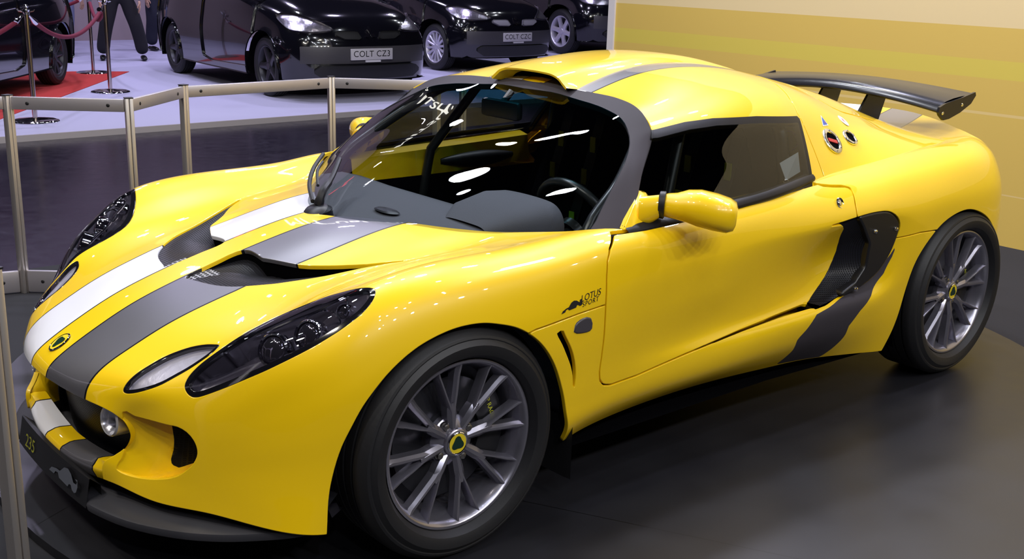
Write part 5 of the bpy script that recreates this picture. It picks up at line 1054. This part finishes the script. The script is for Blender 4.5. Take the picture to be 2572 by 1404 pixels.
# ================= camera and light =================
cam = bpy.data.cameras.new('camera'); co = bpy.data.objects.new('camera', cam); COL.objects.link(co); scene.camera = co
cam.sensor_width = 36; cam.lens = 2819.05 / 2572 * 36; cam.clip_start = .05; cam.clip_end = 100
rx, dn, fw = Vector((.764111, -.644438, .028872)), Vector((-.154437, -.226205, -.961759)), Vector((.626326, .730432, -.272370))
co.matrix_world = Matrix(((rx.x, -dn.x, -fw.x, -1.582196), (rx.y, -dn.y, -fw.y, -2.825847), (rx.z, -dn.z, -fw.z, 1.453160), (0, 0, 0, 1)))
wd = bpy.data.worlds.new('hall_ambient'); scene.world = wd; wd.use_nodes = True; bgn = wd.node_tree.nodes['Background']; bgn.inputs[0].default_value = (.05, .045, .075, 1); bgn.inputs[1].default_value = .2
def lamp(x, y, z, aim, power, size, col=(1, .97, .95), spread=PI, name='spotlight'):
    l = bpy.data.lights.new(name, 'AREA'); l.shape = 'DISK'; l.size = size; l.energy = power; l.color = col; l.spread = spread
    o = bpy.data.objects.new(name, l); COL.objects.link(o); o.location = (x, y, z)
    o.rotation_euler = (Vector(aim) - Vector((x, y, z))).to_track_quat('-Z', 'Y').to_euler(); return o
WARM, COOL, VIO = (1, .93, .82), (.86, .90, 1), (.72, .66, 1)
CARC = (.9, 0, .5)
# key truss above and slightly behind the coupe
for x, y in ((-.6, 2.2), (1.0, 2.6), (2.6, 2.2)): lamp(x, y, 5.2, CARC, 215, .32, COOL)
for x, y in ((4.0, .3), (4.1, 1.6), (3.6, -1.2)): lamp(x, y, 4.7, (1.2, -1.2, 0), 130, .4, (.74, .76, 1))  # extra bluish lamps, added to lay a cool sheen on the turntable
# front truss
for x, y in ((-3.2, -.8), (-3.0, 1.2), (-3.4, .2)): lamp(x, y, 5.0, (-.2, 0, .5), 130, .22, WARM)
# aisle side
for k in range(6): lamp(-2.6 + 1.3 * k, -5.6 - .25 * (k % 2), 4.6, CARC, 105, .16, WARM if k % 2 else COOL)
random.seed(3)
for k in range(26):
    lamp(random.uniform(-5, 7), random.uniform(-9, 5), random.uniform(5.2, 7.5), CARC, random.uniform(14, 34), random.uniform(.10, .20), random.choice((WARM, COOL, COOL)))
# stage lights over the black cars
for x, y in ((1.5, 9), (4.5, 8.2), (7, 9.5), (3, 12.5), (6.5, 13), (10, 11)): lamp(x, y, 5.5, (x, y + .4, 0), 200, .35, VIO)
for k in range(16): lamp(random.uniform(0, 12), random.uniform(5.5, 11), random.uniform(4.8, 6), (5.5, 9, .5), 26, .14, COOL)
for y in (-.5, 1.5): lamp(3.2, y, 4.6, (4.6, y, 1.0), 60, .3, (1, .92, .75))
vs = scene.view_settings; vs.view_transform = 'Standard'; vs.look = 'None'; vs.exposure = -1.3; vs.gamma = 1.0; vs.use_curve_mapping = False
